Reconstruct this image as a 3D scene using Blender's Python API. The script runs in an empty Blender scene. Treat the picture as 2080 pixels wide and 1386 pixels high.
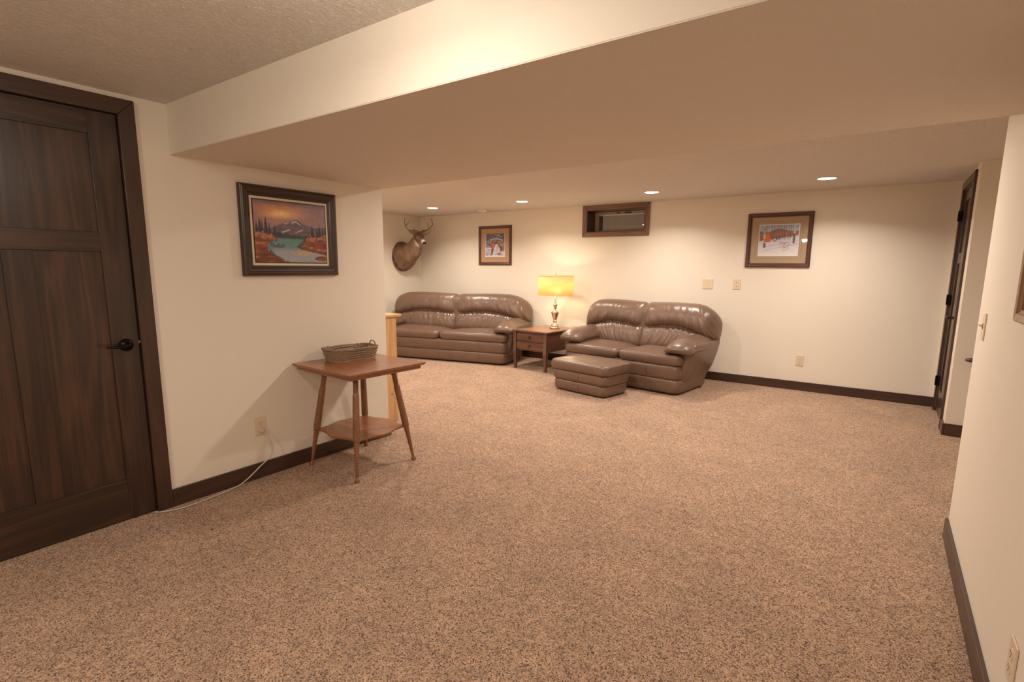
import bpy, bmesh, math, random
import numpy as np
from mathutils import Vector, Matrix, noise as mnoise

random.seed(7); np.random.seed(7)
C = bpy.context.scene.collection
PI = math.pi
def R(d): return math.radians(d)

# ------------------------------------------------------------------ camera
f_px, yaw, pitch, roll = 1068.78, 0.61792, 0.15986, 0.00721
cyw, syw, cp, sp = math.cos(yaw), math.sin(yaw), math.cos(pitch), math.sin(pitch)
fwd = Vector((-syw*cp, cyw*cp, -sp)); rgt = Vector((cyw, syw, 0)); up = rgt.cross(fwd)
r2 = rgt*math.cos(roll)+up*math.sin(roll); u2 = -rgt*math.sin(roll)+up*math.cos(roll)
cam = bpy.data.cameras.new('camera'); camo = bpy.data.objects.new('camera', cam); C.objects.link(camo)
camo.matrix_world = Matrix(((r2.x, u2.x, -fwd.x, 3.0877), (r2.y, u2.y, -fwd.y, 0.0), (r2.z, u2.z, -fwd.z, 1.32), (0, 0, 0, 1)))
cam.sensor_fit = 'HORIZONTAL'; cam.sensor_width = 36
cam.lens = f_px*36/2080; cam.shift_x = (1040-1029.553)/2080; cam.shift_y = (715.039-693)/2080
cam.clip_start = 0.02; cam.clip_end = 60
bpy.context.scene.camera = camo

# ------------------------------------------------------------------ world, exposure
w = bpy.data.worlds.new('night'); bpy.context.scene.world = w; w.use_nodes = True
w.node_tree.nodes['Background'].inputs[0].default_value = (0.012, 0.016, 0.024, 1)
w.node_tree.nodes['Background'].inputs[1].default_value = 0.3
vs = bpy.context.scene.view_settings
vs.view_transform = 'Standard'; vs.look = 'None'; vs.gamma = 1; vs.use_curve_mapping = False
vs.exposure = 0.05
CAN_W = 13.5                      # watts of each recessed ceiling lamp
DOME_W = 5.6                     # watts of the dome lamp in the near room
LAMP_W = 5.2                      # watts of the table lamp's bulb
LIGHT_COL = (1.0, 0.87, 0.755)
LAMP_COL = (1.0, 0.80, 0.52)

# ------------------------------------------------------------------ room numbers (metres)
ZC = 2.13; ZB = 1.886; YF = 1.311; YK = 2.737; YB = 6.489; XR = 3.463; XF = 3.594
XL = -3.32; YW = 3.283; YA = 5.41; YN = -2.6; XA = 4.9; HB = 0.098

# ------------------------------------------------------------------ node helpers
class NT:
    def __init__(s, name):
        s.m = bpy.data.materials.new(name); s.m.use_nodes = True
        s.n = s.m.node_tree; s.b = s.n.nodes['Principled BSDF']; s.out = s.n.nodes['Material Output']
    def node(s, t, **kw):
        nd = s.n.nodes.new('ShaderNode'+t)
        for k, v in kw.items():
            if isinstance(k, str) and k.startswith('i_'):
                nd.inputs[k[2:].replace('_', ' ')].default_value = v
            else: setattr(nd, k, v)
        return nd
    def link(s, a, b): s.n.links.new(a, b)
    def coord(s, scale=(1, 1, 1), rot=(0, 0, 0), kind='Object'):
        tc = s.node('TexCoord'); mp = s.node('Mapping'); mp.inputs['Scale'].default_value = scale; mp.inputs['Rotation'].default_value = rot
        s.link(tc.outputs[kind], mp.inputs['Vector']); return mp.outputs[0]
    def noise(s, vec, scale=5, detail=4, rough=.5, dist=0):
        nd = s.node('TexNoise'); nd.inputs['Scale'].default_value = scale; nd.inputs['Detail'].default_value = detail
        nd.inputs['Roughness'].default_value = rough; nd.inputs['Distortion'].default_value = dist
        if vec is not None: s.link(vec, nd.inputs['Vector'])
        return nd.outputs['Fac']
    def ramp(s, fac, stops, interp='LINEAR'):
        nd = s.node('ValToRGB'); cr = nd.color_ramp; cr.interpolation = interp
        while len(cr.elements) < len(stops): cr.elements.new(0.5)
        for e, (p, c) in zip(cr.elements, stops):
            e.position = p; e.color = (c, c, c, 1) if isinstance(c, (int, float)) else (*c, 1)
        s.link(fac, nd.inputs[0]); return nd.outputs[0]
    def math(s, op, a, b=None, clamp=False):
        nd = s.node('Math', operation=op); nd.use_clamp = clamp
        for i, v in enumerate((a, b)):
            if v is None: continue
            if isinstance(v, (int, float)): nd.inputs[i].default_value = v
            else: s.link(v, nd.inputs[i])
        return nd.outputs[0]
    def mix(s, fac, a, b, mode='MIX'):
        nd = s.node('Mix', data_type='RGBA', blend_type=mode)
        for i, v in ((0, fac), (6, a), (7, b)):
            if isinstance(v, (int, float)): nd.inputs[i].default_value = v
            elif isinstance(v, tuple): nd.inputs[i].default_value = (*v, 1)
            else: s.link(v, nd.inputs[i])
        return nd.outputs[2]
    def bump(s, h, strength=.3, dist=.002, normal=None):
        nd = s.node('Bump'); nd.inputs['Strength'].default_value = strength; nd.inputs['Distance'].default_value = dist
        s.link(h, nd.inputs['Height'])
        if normal is not None: s.link(normal, nd.inputs['Normal'])
        s.link(nd.outputs[0], s.b.inputs['Normal']); return nd.outputs[0]
    def col(s, v):
        if isinstance(v, tuple): s.b.inputs['Base Color'].default_value = (*v, 1)
        else: s.link(v, s.b.inputs['Base Color'])
    def rough(s, v):
        if isinstance(v, (int, float)): s.b.inputs['Roughness'].default_value = v
        else: s.link(v, s.b.inputs['Roughness'])

def srgb(r, g, b):
    f = lambda c: (c/255/12.92 if c/255 <= .04045 else ((c/255+.055)/1.055)**2.4)
    return (f(r), f(g), f(b))

def plain(name, col, rough=.5, metal=0.0, coat=0.0, bumpscale=0, bumpstr=.1):
    m = NT(name); m.col(col); m.rough(rough); m.b.inputs['Metallic'].default_value = metal
    m.b.inputs['Coat Weight'].default_value = coat
    if bumpscale: m.bump(m.noise(m.coord(), bumpscale, 3), bumpstr, .001)
    return m.m

def mat_wall():
    m = NT('cream_wall_paint')
    v = m.coord()
    n = m.noise(v, 1.3, 3)
    m.col(m.mix(n, (.85, .785, .675), (.87, .81, .70)))
    m.rough(.62)
    m.bump(m.noise(v, 260, 3, .6), .12, .0008)
    return m.m

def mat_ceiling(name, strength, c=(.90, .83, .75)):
    m = NT(name); v = m.coord(scale=(1, 1, 1))
    # knockdown skim: brushed lines that wander plus small flat blobs
    a = m.noise(m.coord(scale=(34, 12, 20), rot=(0, 0, R(20))), 2.2, 4, .55, 1.6)
    b = m.noise(v, 55, 4, .6, .8)
    h = m.math('ADD', m.ramp(a, [(.42, 0), (.56, 1)]), m.math('MULTIPLY', m.ramp(b, [(.44, 0), (.6, 1)]), .7))
    m.col(c); m.rough(.7)
    m.bump(h, strength, .007)
    return m.m

def mat_carpet():
    m = NT('speckled_frieze_carpet'); v = m.coord()
    wv = m.node('TexNoise'); wv.inputs['Scale'].default_value = 90; m.link(v, wv.inputs['Vector'])
    vm = m.node('VectorMath', operation='MULTIPLY_ADD'); m.link(wv.outputs['Color'], vm.inputs[0])
    vm.inputs[1].default_value = (.011, .011, .0); m.link(v, vm.inputs[2])
    vo = m.node('TexVoronoi'); vo.inputs['Scale'].default_value = 265; m.link(vm.outputs[0], vo.inputs['Vector'])
    sep = m.node('SeparateColor'); m.link(vo.outputs['Color'], sep.inputs[0])
    fl = m.ramp(sep.outputs[0], [(0, (.115, .056, .036)), (.11, (.155, .080, .052)), (.24, (.36, .212, .136)), (.36, (.56, .350, .230)), (.6, (.70, .445, .285)), (.85, (.80, .54, .365)), (1, (.89, .66, .475))])
    big = m.noise(v, 3.2, 3, .6); mid = m.noise(v, 24, 3, .6)
    t = m.math('ADD', m.math('MULTIPLY', m.ramp(big, [(.3, 0), (.7, 1)]), .22), m.math('MULTIPLY', m.ramp(mid, [(.3, 0), (.7, 1)]), .28))
    fl = m.mix(1.0, fl, m.ramp(t, [(0, .70), (.5, 1.20)]), 'MULTIPLY')
    fine = m.noise(v, 420, 2, .6)
    fl = m.mix(.6, fl, m.ramp(fine, [(.3, .60), (.7, 1.28)]), 'MULTIPLY')
    m.col(fl); m.rough(.95)
    m.b.inputs['Sheen Weight'].default_value = .12; m.b.inputs['Sheen Roughness'].default_value = .6
    h = m.math('ADD', m.math('MULTIPLY', m.math('SUBTRACT', 1.0, vo.outputs['Distance']), .6), m.math('MULTIPLY', mid, 1.4))
    m.bump(m.math('ADD', h, m.math('MULTIPLY', fine, .6)), .85, .009)
    return m.m

_wood = {}
def wood(kind, axis):
    """stained wood with its grain along the given local axis"""
    key = (kind, axis)
    if key in _wood: return _wood[key]
    P = {'dark':  ((.012, .007, .0048), (.036, .018, .011), (.105, .045, .022), .34, .40),
         'casing': ((.024, .011, .007), (.050, .022, .0135), (.085, .036, .020), .38, .35),
         'frame': ((.040, .014, .009), (.085, .031, .019), (.13, .05, .03), .35, .4),
         'window': ((.10, .05, .028), (.18, .092, .052), (.28, .15, .085), .38, .3),
         'frame_dark': ((.018, .009, .006), (.040, .019, .013), (.10, .05, .03), .35, .35),
         'walnut': ((.12, .045, .018), (.23, .092, .036), (.36, .165, .075), .33, .5),
         'endwood': ((.055, .020, .012), (.115, .043, .024), (.19, .08, .042), .30, .6),
         'cherry': ((.20, .065, .021), (.32, .115, .038), (.43, .175, .065), .30, .35),
         'oak':   ((.20, .10, .05), (.33, .17, .09), (.42, .24, .13), .4, .3),
         'pine':  ((.50, .27, .11), (.66, .39, .18), (.73, .47, .24), .45, .2),
         'sash':  ((.42, .30, .20), (.52, .38, .26), (.60, .45, .32), .55, .1)}[kind]
    RW = {'pine': .26, 'oak': .2, 'cherry': .07, 'walnut': .10}.get(kind, .16)
    m = NT(kind+'_wood_'+'xyz'[axis])
    st = [9, 9, 9]; st[axis] = .75
    fi = [150, 150, 150]; fi[axis] = 5
    a = m.noise(m.coord(scale=tuple(st)), .9, 2, .45, .35)
    rings = m.math('SINE', m.math('MULTIPLY', a, 34))
    st2 = [60, 60, 60]; st2[axis] = 1.6
    streak = m.noise(m.coord(scale=tuple(st2)), 1.0, 4, .65)
    rings = m.math('ADD', m.math('MULTIPLY', rings, .5), .5)
    fine = m.noise(m.coord(scale=tuple(fi)), 1.0, 4, .6)
    bl = m.noise(m.coord(scale=tuple(x*.35 for x in st)), 2.0, 3, .55)
    f = m.math('ADD', m.math('ADD', m.math('ADD', m.math('MULTIPLY', rings, RW), m.math('MULTIPLY', fine, .34)), m.math('MULTIPLY', bl, .50)), m.math('MULTIPLY', streak, .48-RW))
    m.col(m.ramp(f, [(.38, P[0]), (.62, P[1]), (.93, P[2])]))
    m.rough(m.ramp(fine, [(.3, P[3]-.05), (.7, P[3]+.10)]))
    m.b.inputs['Coat Weight'].default_value = P[4]; m.b.inputs['Coat Roughness'].default_value = .22
    m.bump(fine, .08, .0006)
    _wood[key] = m.m; return m.m

def mat_leather():
    m = NT('taupe_leather'); v = m.coord()
    n = m.noise(v, 6, 4, .6)
    m.col(m.mix(n, srgb(102, 79, 64), srgb(120, 94, 77)))
    m.rough(m.ramp(m.noise(v, 14, 3), [(.3, .33), (.7, .45)]))
    m.b.inputs['Specular IOR Level'].default_value = .6
    m.b.inputs['Coat Weight'].default_value = .25; m.b.inputs['Coat Roughness'].default_value = .25
    wr = m.noise(m.coord(scale=(22, 22, 7)), 1.0, 3, .5, .9)
    wr2 = m.noise(v, 230, 3, .6)
    h = m.math('ADD', m.ramp(wr, [(.35, 0), (.65, 1)]), m.math('MULTIPLY', wr2, .06))
    m.bump(h, .16, .005)
    return m.m

def mat_attr(name, rough=.5, coat=0.0, bumpscale=0, bs=.2, bd=.001):
    m = NT(name); a = m.node('VertexColor', layer_name='paint'); m.col(a.outputs['Color']); m.rough(rough)
    m.b.inputs['Coat Weight'].default_value = coat
    if bumpscale: m.bump(m.noise(m.coord(), bumpscale, 4, .6), bs, bd)
    return m.m

def mat_brass():
    m = NT('antique_brass'); n = m.noise(m.coord(), 40, 3)
    m.col(m.mix(n, (.70, .60, .44), (.90, .80, .62))); m.b.inputs['Metallic'].default_value = 1; m.rough(.22); return m.m

def mat_shade():
    m = NT('lamp_shade_linen')
    v = m.coord()
    wv = m.math('MULTIPLY', m.noise(m.coord(scale=(1, 1, 220)), 2.0, 2), 1.0)
    d = m.node('BsdfDiffuse'); d.inputs[0].default_value = (.86, .76, .50, 1)
    t = m.node('BsdfTranslucent'); m.link(m.ramp(wv, [(.3, (.80, .60, .34)), (.7, (.90, .69, .41))]), t.inputs[0])
    mx = m.node('MixShader'); mx.inputs[0].default_value = .72
    m.link(d.outputs[0], mx.inputs[1]); m.link(t.outputs[0], mx.inputs[2]); m.link(mx.outputs[0], m.out.inputs[0])
    return m.m

def mat_glass():
    m = NT('window_glass')
    g = m.node('BsdfGlossy'); g.inputs['Roughness'].default_value = .01; g.inputs[0].default_value = (1, 1, 1, 1)
    t = m.node('BsdfTransparent'); t.inputs[0].default_value = (.93, .95, .95, 1)
    fr = m.node('Fresnel'); fr.inputs[0].default_value = 2.1
    mx = m.node('MixShader'); m.link(fr.outputs[0], mx.inputs[0])
    m.link(t.outputs[0], mx.inputs[1]); m.link(g.outputs[0], mx.inputs[2]); m.link(mx.outputs[0], m.out.inputs[0])
    return m.m

def mat_picture_glass():
    m = NT('picture_glass')
    g = m.node('BsdfGlossy'); g.inputs['Roughness'].default_value = .02
    t = m.node('BsdfTransparent'); t.inputs[0].default_value = (.98, .98, .98, 1)
    mx = m.node('MixShader'); mx.inputs[0].default_value = .035
    m.link(t.outputs[0], mx.inputs[1]); m.link(g.outputs[0], mx.inputs[2]); m.link(mx.outputs[0], m.out.inputs[0])
    return m.m

def mat_emit(name, col, s):
    m = NT(name); e = m.node('Emission'); e.inputs[0].default_value = (*col, 1); e.inputs[1].default_value = s
    m.link(e.outputs[0], m.out.inputs[0]); return m.m

WALL = mat_wall(); CEIL = mat_ceiling('knockdown_ceiling', .70); CARPET = mat_carpet(); LEATHER = mat_leather()
SEAM = plain('leather_seam_thread', srgb(78, 56, 42), .6)
ALMOND = plain('almond_plastic', (.80, .655, .48), .38)
SLOT = plain('dark_slot', (.02, .015, .012), .6)
BLACK = plain('dark_bronze_metal', (.012, .010, .009), .33, .7)
WHITE = plain('white_enamel', (.80, .77, .72), .4)
WIREGREY = plain('white_cord_plastic', (.62, .56, .52), .45)
BROWNCORD = plain('brown_cord_plastic', (.10, .06, .035), .5)
STEEL = plain('strike_plate_metal', (.62, .52, .44), .3, .9)
BRASS = mat_brass(); SHADE = mat_shade(); GLASS = mat_glass(); PGLASS = mat_picture_glass()
LENS = mat_emit('led_lens', (1.0, .90, .76), 26)

# ------------------------------------------------------------------ object helpers
def tag(o, label=None, cat=None, group=None, kind=None):
    if label: o['label'] = label
    if cat: o['category'] = cat
    if group: o['group'] = group
    if kind: o['kind'] = kind
    return o
def empty(name, loc=(0, 0, 0), rz=0.0, label=None, cat=None, group=None, kind=None, parent=None):
    o = bpy.data.objects.new(name, None); C.objects.link(o); o.location = loc; o.rotation_euler = (0, 0, rz)
    o.empty_display_size = .05
    if parent: o.parent = parent
    return tag(o, label, cat, group, kind)

class MB:
    """collects geometry in the parent's local frame; off is taken off every point"""
    def __init__(s, off=(0, 0, 0)): s.v = []; s.f = []; s.off = off; s.col = None
    def add(s, vs, fs):
        n = len(s.v); o = s.off
        s.v += [(a[0]-o[0], a[1]-o[1], a[2]-o[2]) for a in vs]; s.f += [tuple(n+i for i in f) for f in fs]; return s
    def box(s, x0, x1, y0, y1, z0, z1):
        return s.add([(x, y, z) for z in (z0, z1) for y in (y0, y1) for x in (x0, x1)],
                     [(0, 2, 3, 1), (4, 5, 7, 6), (0, 1, 5, 4), (2, 6, 7, 3), (0, 4, 6, 2), (1, 3, 7, 5)])
    def lathe(s, prof, seg=24, c=(0, 0, 0), axis=(0, 0, 1), cap=True):
        """prof: list of (radius, height)"""
        ax = Vector(axis).normalized(); q = Vector((0, 0, 1)).rotation_difference(ax); c = Vector(c)
        vs = []
        for r, h in prof:
            for i in range(seg):
                a = 2*PI*i/seg; vs.append(tuple(c+q @ Vector((r*math.cos(a), r*math.sin(a), h))))
        fs = [(k*seg+i, k*seg+(i+1) % seg, (k+1)*seg+(i+1) % seg, (k+1)*seg+i) for k in range(len(prof)-1) for i in range(seg)]
        if cap: fs += [tuple(reversed(range(seg))), tuple(range((len(prof)-1)*seg, len(prof)*seg))]
        return s.add(vs, fs)
    def tube(s, pts, r, seg=8, cap=True):
        pts = [Vector(p) for p in pts]; rs = r if isinstance(r, (list, tuple)) else [r]*len(pts)
        vs = []; t0 = (pts[1]-pts[0]).normalized(); nrm = t0.orthogonal().normalized()
        for i, p in enumerate(pts):
            t = (pts[min(i+1, len(pts)-1)]-pts[max(i-1, 0)]).normalized()
            nrm = (nrm-t*nrm.dot(t)); nrm = nrm.normalized() if nrm.length > 1e-6 else t.orthogonal().normalized()
            b = t.cross(nrm)
            for k in range(seg):
                a = 2*PI*k/seg; vs.append(tuple(p+(nrm*math.cos(a)+b*math.sin(a))*rs[i]))
        n = len(pts)
        fs = [(k*seg+i, k*seg+(i+1) % seg, (k+1)*seg+(i+1) % seg, (k+1)*seg+i) for k in range(n-1) for i in range(seg)]
        if cap: fs += [tuple(reversed(range(seg))), tuple(range((n-1)*seg, n*seg))]
        return s.add(vs, fs)
    def rings(s, rings, cap0=True, cap1=True, closed=False):
        """loft through closed loops that have the same count"""
        m = len(rings[0]); vs = [p for r in rings for p in r]; n = len(rings)
        fs = [(k*m+i, k*m+(i+1) % m, ((k+1) % n)*m+(i+1) % m, ((k+1) % n)*m+i) for k in range(n if closed else n-1) for i in range(m)]
        if not closed:
            if cap0: fs.append(tuple(reversed(range(m))))
            if cap1: fs.append(tuple(range((n-1)*m, n*m)))
        return s.add(vs, fs)
    def build(s, name, mat, parent=None, bevel=0, seg=2, smooth=False, loc=None, sub=0, weld=0, label=None, kind=None):
        me = bpy.data.meshes.new(name); me.from_pydata(s.v, [], s.f); me.validate()
        if s.col is not None:
            at = me.color_attributes.new('paint', 'FLOAT_COLOR', 'POINT')
            at.data.foreach_set('color', np.asarray(s.col, dtype=np.float32).ravel())
        bm = bmesh.new(); bm.from_mesh(me)
        if weld: bmesh.ops.remove_doubles(bm, verts=bm.verts, dist=weld)
        bmesh.ops.recalc_face_normals(bm, faces=bm.faces); bm.to_mesh(me); bm.free()
        if smooth: me.polygons.foreach_set('use_smooth', [True]*len(me.polygons))
        o = bpy.data.objects.new(name, me); C.objects.link(o); me.materials.append(mat)
        if parent: o.parent = parent
        if loc: o.location = loc
        if bevel:
            b = o.modifiers.new('bevel', 'BEVEL'); b.width = bevel; b.segments = seg; b.limit_method = 'ANGLE'; b.angle_limit = R(40)
            me.polygons.foreach_set('use_smooth', [True]*len(me.polygons))
            b.harden_normals = True
        if sub:
            b = o.modifiers.new('sub', 'SUBSURF'); b.levels = sub; b.render_levels = sub
        if label: o['label'] = label
        if kind: o['kind'] = kind
        return o

def structure(name, mb, mat, **kw):
    o = mb.build(name, mat, **kw); o['kind'] = 'structure'; return o

# ================================================================== ROOM SHELL
structure('floor', MB().box(XL-.1, XA+.1, YN-.1, YB+.02, -.08, 0), CARPET)
c_ = MB().box(XL-.1, XA+.1, YN-.1, YF, ZC, ZC+.08); c_.box(XL-.1, XA+.1, YK, YB+.02, ZC, ZC+.08)
structure('ceiling', c_, CEIL)
structure('trim_beam', MB().box(0, XR, YF, YK-.0, ZB, ZC+.08), None or WALL)
# the dropped beam's soffit carries the ceiling texture
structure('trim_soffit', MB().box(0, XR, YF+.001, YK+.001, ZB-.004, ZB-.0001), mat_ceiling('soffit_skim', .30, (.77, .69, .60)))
wl = MB().box(-.14, 0, YN, .229-.013, 0, ZC+.05); wl.box(-.14, 0, 1.102, YK, 0, ZC+.05); wl.box(-.14, 0, .229-.013, 1.102, 2.045, ZC+.05)
structure('wall_left', wl, WALL)
structure('wall_closet', MB().box(-.16, -.141, -.2, 1.5, 0, ZC+.05), WALL)
structure('wall_partition', MB().box(XL-.05, -.14, YK-.13, YK, 0, ZC+.05), WALL)
structure('wall_deer', MB().box(XL-.12, XL, YK-.13, YB+.02, 0, ZC+.05), WALL)
structure('wall_right', MB().box(XR, XR+.12, YN, YW, 0, ZC+.05), WALL)
structure('wall_near', MB().box(-.14, XR+.12, YN-.12, YN, 0, ZC+.05), WALL)
structure('wall_hall', MB().box(XF+.12, XA, YA, YA+.12, 0, ZC+.05), WALL)
structure('wall_stair', MB().box(XA, XA+.12, YW-.2, YA+.12, 0, ZC+.05), WALL)
structure('wall_stair_return', MB().box(XR+.12, XA, YW-.12, YW-.002, 0, ZC+.05), WALL)
# wall with the second door (opening y 5.60 - 6.34)
D2a, D2b, DH = 5.64, 6.345, 2.03
wd = MB().box(XF, XF+.12, YA, D2a, 0, ZC+.05); wd.box(XF, XF+.12, D2b, YB+.02, 0, ZC+.05); wd.box(XF, XF+.12, D2a, D2b, DH, ZC+.05)
structure('wall_far_right', wd, WALL)
# back wall with the window opening
WX0, WX1, WZ0, WZ1 = -.226, .577, 1.783, 2.066
wb = MB(); YT = YB+.34
wb.box(XL-.12, WX0, YB, YT, 0, ZC+.05); wb.box(WX1, XF+.12, YB, YT, 0, ZC+.05)
wb.box(WX0, WX1, YB, YT, 0, WZ0); wb.box(WX0, WX1, YB, YT, WZ1, ZC+.05)
structure('wall_back', wb, WALL)

# baseboards (stained wood)
def base(name, x0, x1, y0, y1, axis):
    structure(name, MB().box(x0, x1, y0, y1, 0, HB), wood('casing', axis), bevel=.003)
base('baseboard_left', 0, .015, 1.163, YK+.014, 1)
base('baseboard_partition', XL, -.001, YK, YK+.014, 0)
base('baseboard_left_near', 0, .015, YN, .155, 1)
base('baseboard_back', XL, XF, YB-.015, YB, 0)
base('baseboard_deer', XL, XL+.015, YK+.015, YB-.016, 1)
base('baseboard_right', XR-.015, XR, YN, YW, 1)
base('baseboard_far_right', XF-.015, XF, YA-.015, D2a-.066, 1)
base('baseboard_hall', XF-.0, XA, YA-.015, YA, 0)

# ================================================================== DOOR 1 (left wall)
d1 = empty('door_1', (0, .659, 0), kind='structure')
OF = (0, .659, 0)
LY0, LY1, LT = .229, 1.089, 2.032
xs = -.004    # leaf face, a little behind the wall plane
def d1p(name, y0, y1, z0, z1, x0, x1, axis, bev=.002, kind_='dark'):
    return MB(OF).box(x0, x1, y0, y1, z0, z1).build(name, wood(kind_, axis), d1, bevel=bev)
d1p('stile', .968, LY1-.003, .008, LT-.003, -.05, xs, 2)
d1p('stile', LY0+.003, .350, .008, LT-.003, -.05, xs, 2)
d1p('stile', .607, .711, .220, 1.380, -.05, xs, 2)
d1p('rail', .350, .968, 1.923, LT-.003, -.05, xs, 1)
d1p('rail', .350, .968, 1.380, 1.473, -.05, xs, 1)
d1p('rail', .350, .968, .008, .220, -.05, xs, 1)
d1p('panel', .345, .973, 1.468, 1.928, -.048, xs-.011, 2, 0)
d1p('panel', .345, .612, .215, 1.385, -.048, xs-.011, 2, 0)
d1p('panel', .706, .973, .215, 1.385, -.048, xs-.011, 2, 0)
# mitred casing
def mitre_frame(parent, off, a0, a1, b0, b1, wd, plane, sides='LRTB', kind_='casing', name='casing', bev=.003, prof=None):
    """flat mitred frame around the opening a0..a1 x b0..b1 (a horizontal, b = z). plane(a, b, d) -> xyz"""
    T = prof or [(0, 0), (0, .016), (wd, .018), (wd, 0)]      # (distance outward, depth)
    def corner(sa, sb, o): return (a0-o if sa < 0 else a1+o, b0-o if sb < 0 else b1+o)
    ends = {'L': ((-1, -1), (-1, 1), 2), 'R': ((1, -1), (1, 1), 2), 'T': ((-1, 1), (1, 1), 'a'), 'B': ((-1, -1), (1, -1), 'a')}
    out = []
    for k in sides:
        e0, e1, ax = ends[k]; r0 = []; r1 = []
        for o, d in T:
            p = corner(*e0, o); q = corner(*e1, o)
            if 'B' not in sides and k in 'LR': p = (p[0], b0)
            r0.append(plane(p[0], p[1], d)); r1.append(plane(q[0], q[1], d))
        A = Vector(r1[0])-Vector(r0[0]); axis = max(range(3), key=lambda i: abs(A[i]))
        out.append(MB(off).rings([r0, r1]).build(name, wood(kind_, axis), parent, bevel=bev))
    return out
mitre_frame(d1, OF, LY0, LY1, 0, LT, .073, lambda a, b, d: (d, a, b), 'LRT')
# jamb edges
MB(OF).box(-.14, 0, LY1, LY1+.012, 0, LT+.012).build('jamb', wood('casing', 2), d1)
MB(OF).box(-.14, 0, LY0-.012, LY0, 0, LT+.012).build('jamb', wood('casing', 2), d1)
MB(OF).box(-.14, 0, LY0, LY1, LT, LT+.012).build('jamb', wood('casing', 1), d1)
# the wall is solid behind: cover back of the leaf recess
HY, HZ = 1.028, .918
h = MB(OF); h.lathe([(.001, 0), (.031, 0), (.032, .004), (.029, .012), (.020, .018), (.012, .022), (.011, .045), (.001, .046)], 28, (xs, HY, HZ), (1, 0, 0))
ho = h.build('door_handle', BLACK, d1, smooth=True)
lv = MB(OF); pts = []; rr = []
for i in range(15):
    t = i/14; pts.append((xs+.043+.004*math.sin(t*PI), HY+.008-.105*t, HZ+.004-.009*math.sin(t*2.2)+.004*t*t)); rr.append(.0095-.0045*t)
lv.tube(pts, rr, 10); lvo = lv.build('lever', BLACK, ho, smooth=True)
MB(OF).box(xs+.0, xs+.004, LY1-.006, LY1+.001, HZ+.004, HZ+.016).build('latch', STEEL, d1)

# ================================================================== DOOR 2 (far right wall)
d2 = empty('door_2', (XF, 5.965, 0), kind='structure'); OG = (XF, 5.965, 0)
def d2p(name, y0, y1, z0, z1, x0, x1, axis, kind_='dark'): return MB(OG).box(x0, x1, y0, y1, z0, z1).build(name, wood(kind_, axis), d2, bevel=.002)
fx = XF+.006
E0, E1 = D2a+.014, D2b-.014
d2p('stile', E0, E0+.11, .01, 2.015, fx, fx+.03, 2); d2p('stile', E1-.11, E1, .01, 2.015, fx, fx+.03, 2)
d2p('stile', 5.915, 6.015, .22, 1.38, fx, fx+.03, 2)
for z0, z1 in ((.01, .22), (1.38, 1.47), (1.92, 2.015)): d2p('rail', E0+.11, E1-.11, z0, z1, fx, fx+.03, 1)
d2p('panel', E0+.105, E1-.105, 1.465, 1.925, fx+.012, fx+.028, 2)
d2p('panel', E0+.105, 5.92, .215, 1.385, fx+.012, fx+.028, 2); d2p('panel', 6.01, E1-.105, .215, 1.385, fx+.012, fx+.028, 2)
MB(OG).box(fx+.030, XF+.118, D2a, D2b, 0, DH).build('door_backing', wood('dark', 2), d2)
d2p('jamb', D2a, E0, 0, DH, XF, XF+.12, 2, 'casing'); d2p('jamb', E1, D2b, 0, DH, XF, XF+.12, 2, 'casing'); d2p('jamb', E0, E1, 2.017, DH, XF, XF+.12, 1, 'casing')
mitre_frame(d2, OG, D2a, D2b, 0, DH, .066, lambda a, b, d: (XF-d, a, b), 'LRT')
for z in (1.80, 1.05, .29):
    hb = MB(OG); hb.lathe([(.001, -.046), (.007, -.046), (.0075, 0), (.007, .046), (.001, .05)], 10, (XF-.022, E1-.002, z))
    hb.box(XF-.016, XF+.004, E1-.022, E1+.012, z-.045, z+.045); hb.build('hinge', BLACK, d2)
h = MB(OG); h.lathe([(.001, 0), (.031, 0), (.032, .004), (.022, .016), (.012, .022), (.011, .055), (.001, .056)], 24, (fx, E0+.06, .93), (-1, 0, 0))
ho = h.build('door_handle', BLACK, d2, smooth=True)
lv = MB(OG).tube([(fx-.052, E0+.055+.009*i, .93-.004*math.sin(i*.4)) for i in range(12)], [.010-.0004*i for i in range(12)], 8); lv.build('lever', BLACK, ho, smooth=True)

# ================================================================== WINDOW 1
win = empty('window_1', ((WX0+WX1)/2, YB, WZ0), kind='structure'); OW = ((WX0+WX1)/2, YB, WZ0)
mitre_frame(win, OW, WX0, WX1, WZ0, WZ1, .062, lambda a, b, d: (a, YB-d, b), 'LRTB', 'window', 'window_casing')
YS = 6.700
jd = wood('dark', 1); 
MB(OW).box(WX0, WX0+.008, YB-.012, YS+.1, WZ0, WZ1).build('jamb', jd, win)
MB(OW).box(WX1-.008, WX1, YB-.012, YS+.1, WZ0, WZ1).build('jamb', jd, win)
MB(OW).box(WX0, WX1, YB-.012, YS+.1, WZ1-.008, WZ1).build('jamb', wood('dark', 0), win)
MB(OW).box(WX0, WX1, YB-.012, YS+.1, WZ0, WZ0+.008).build('window_sill', wood('casing', 0), win)
sx0, sx1, sz0, sz1 = WX0+.009, WX1-.009, WZ0+.009, WZ1-.009
sash = MB(OW)
sash.box(sx0, sx0+.058, YS, YS+.035, sz0, sz1); sash.box(sx1-.05, sx1, YS, YS+.035, sz0, sz1)
sash.box(sx0+.058, sx1-.05, YS, YS+.035, sz0, sz0+.022); sash.box(sx0+.058, sx1-.05, YS, YS+.035, sz1-.036, sz1)
so = sash.build('window_sash', wood('sash', 0), win, bevel=.002)
MB(OW).box(sx0+.056, sx1-.048, YS+.015, YS+.018, sz0+.02, sz1-.034).build('pane', GLASS, so)
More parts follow.
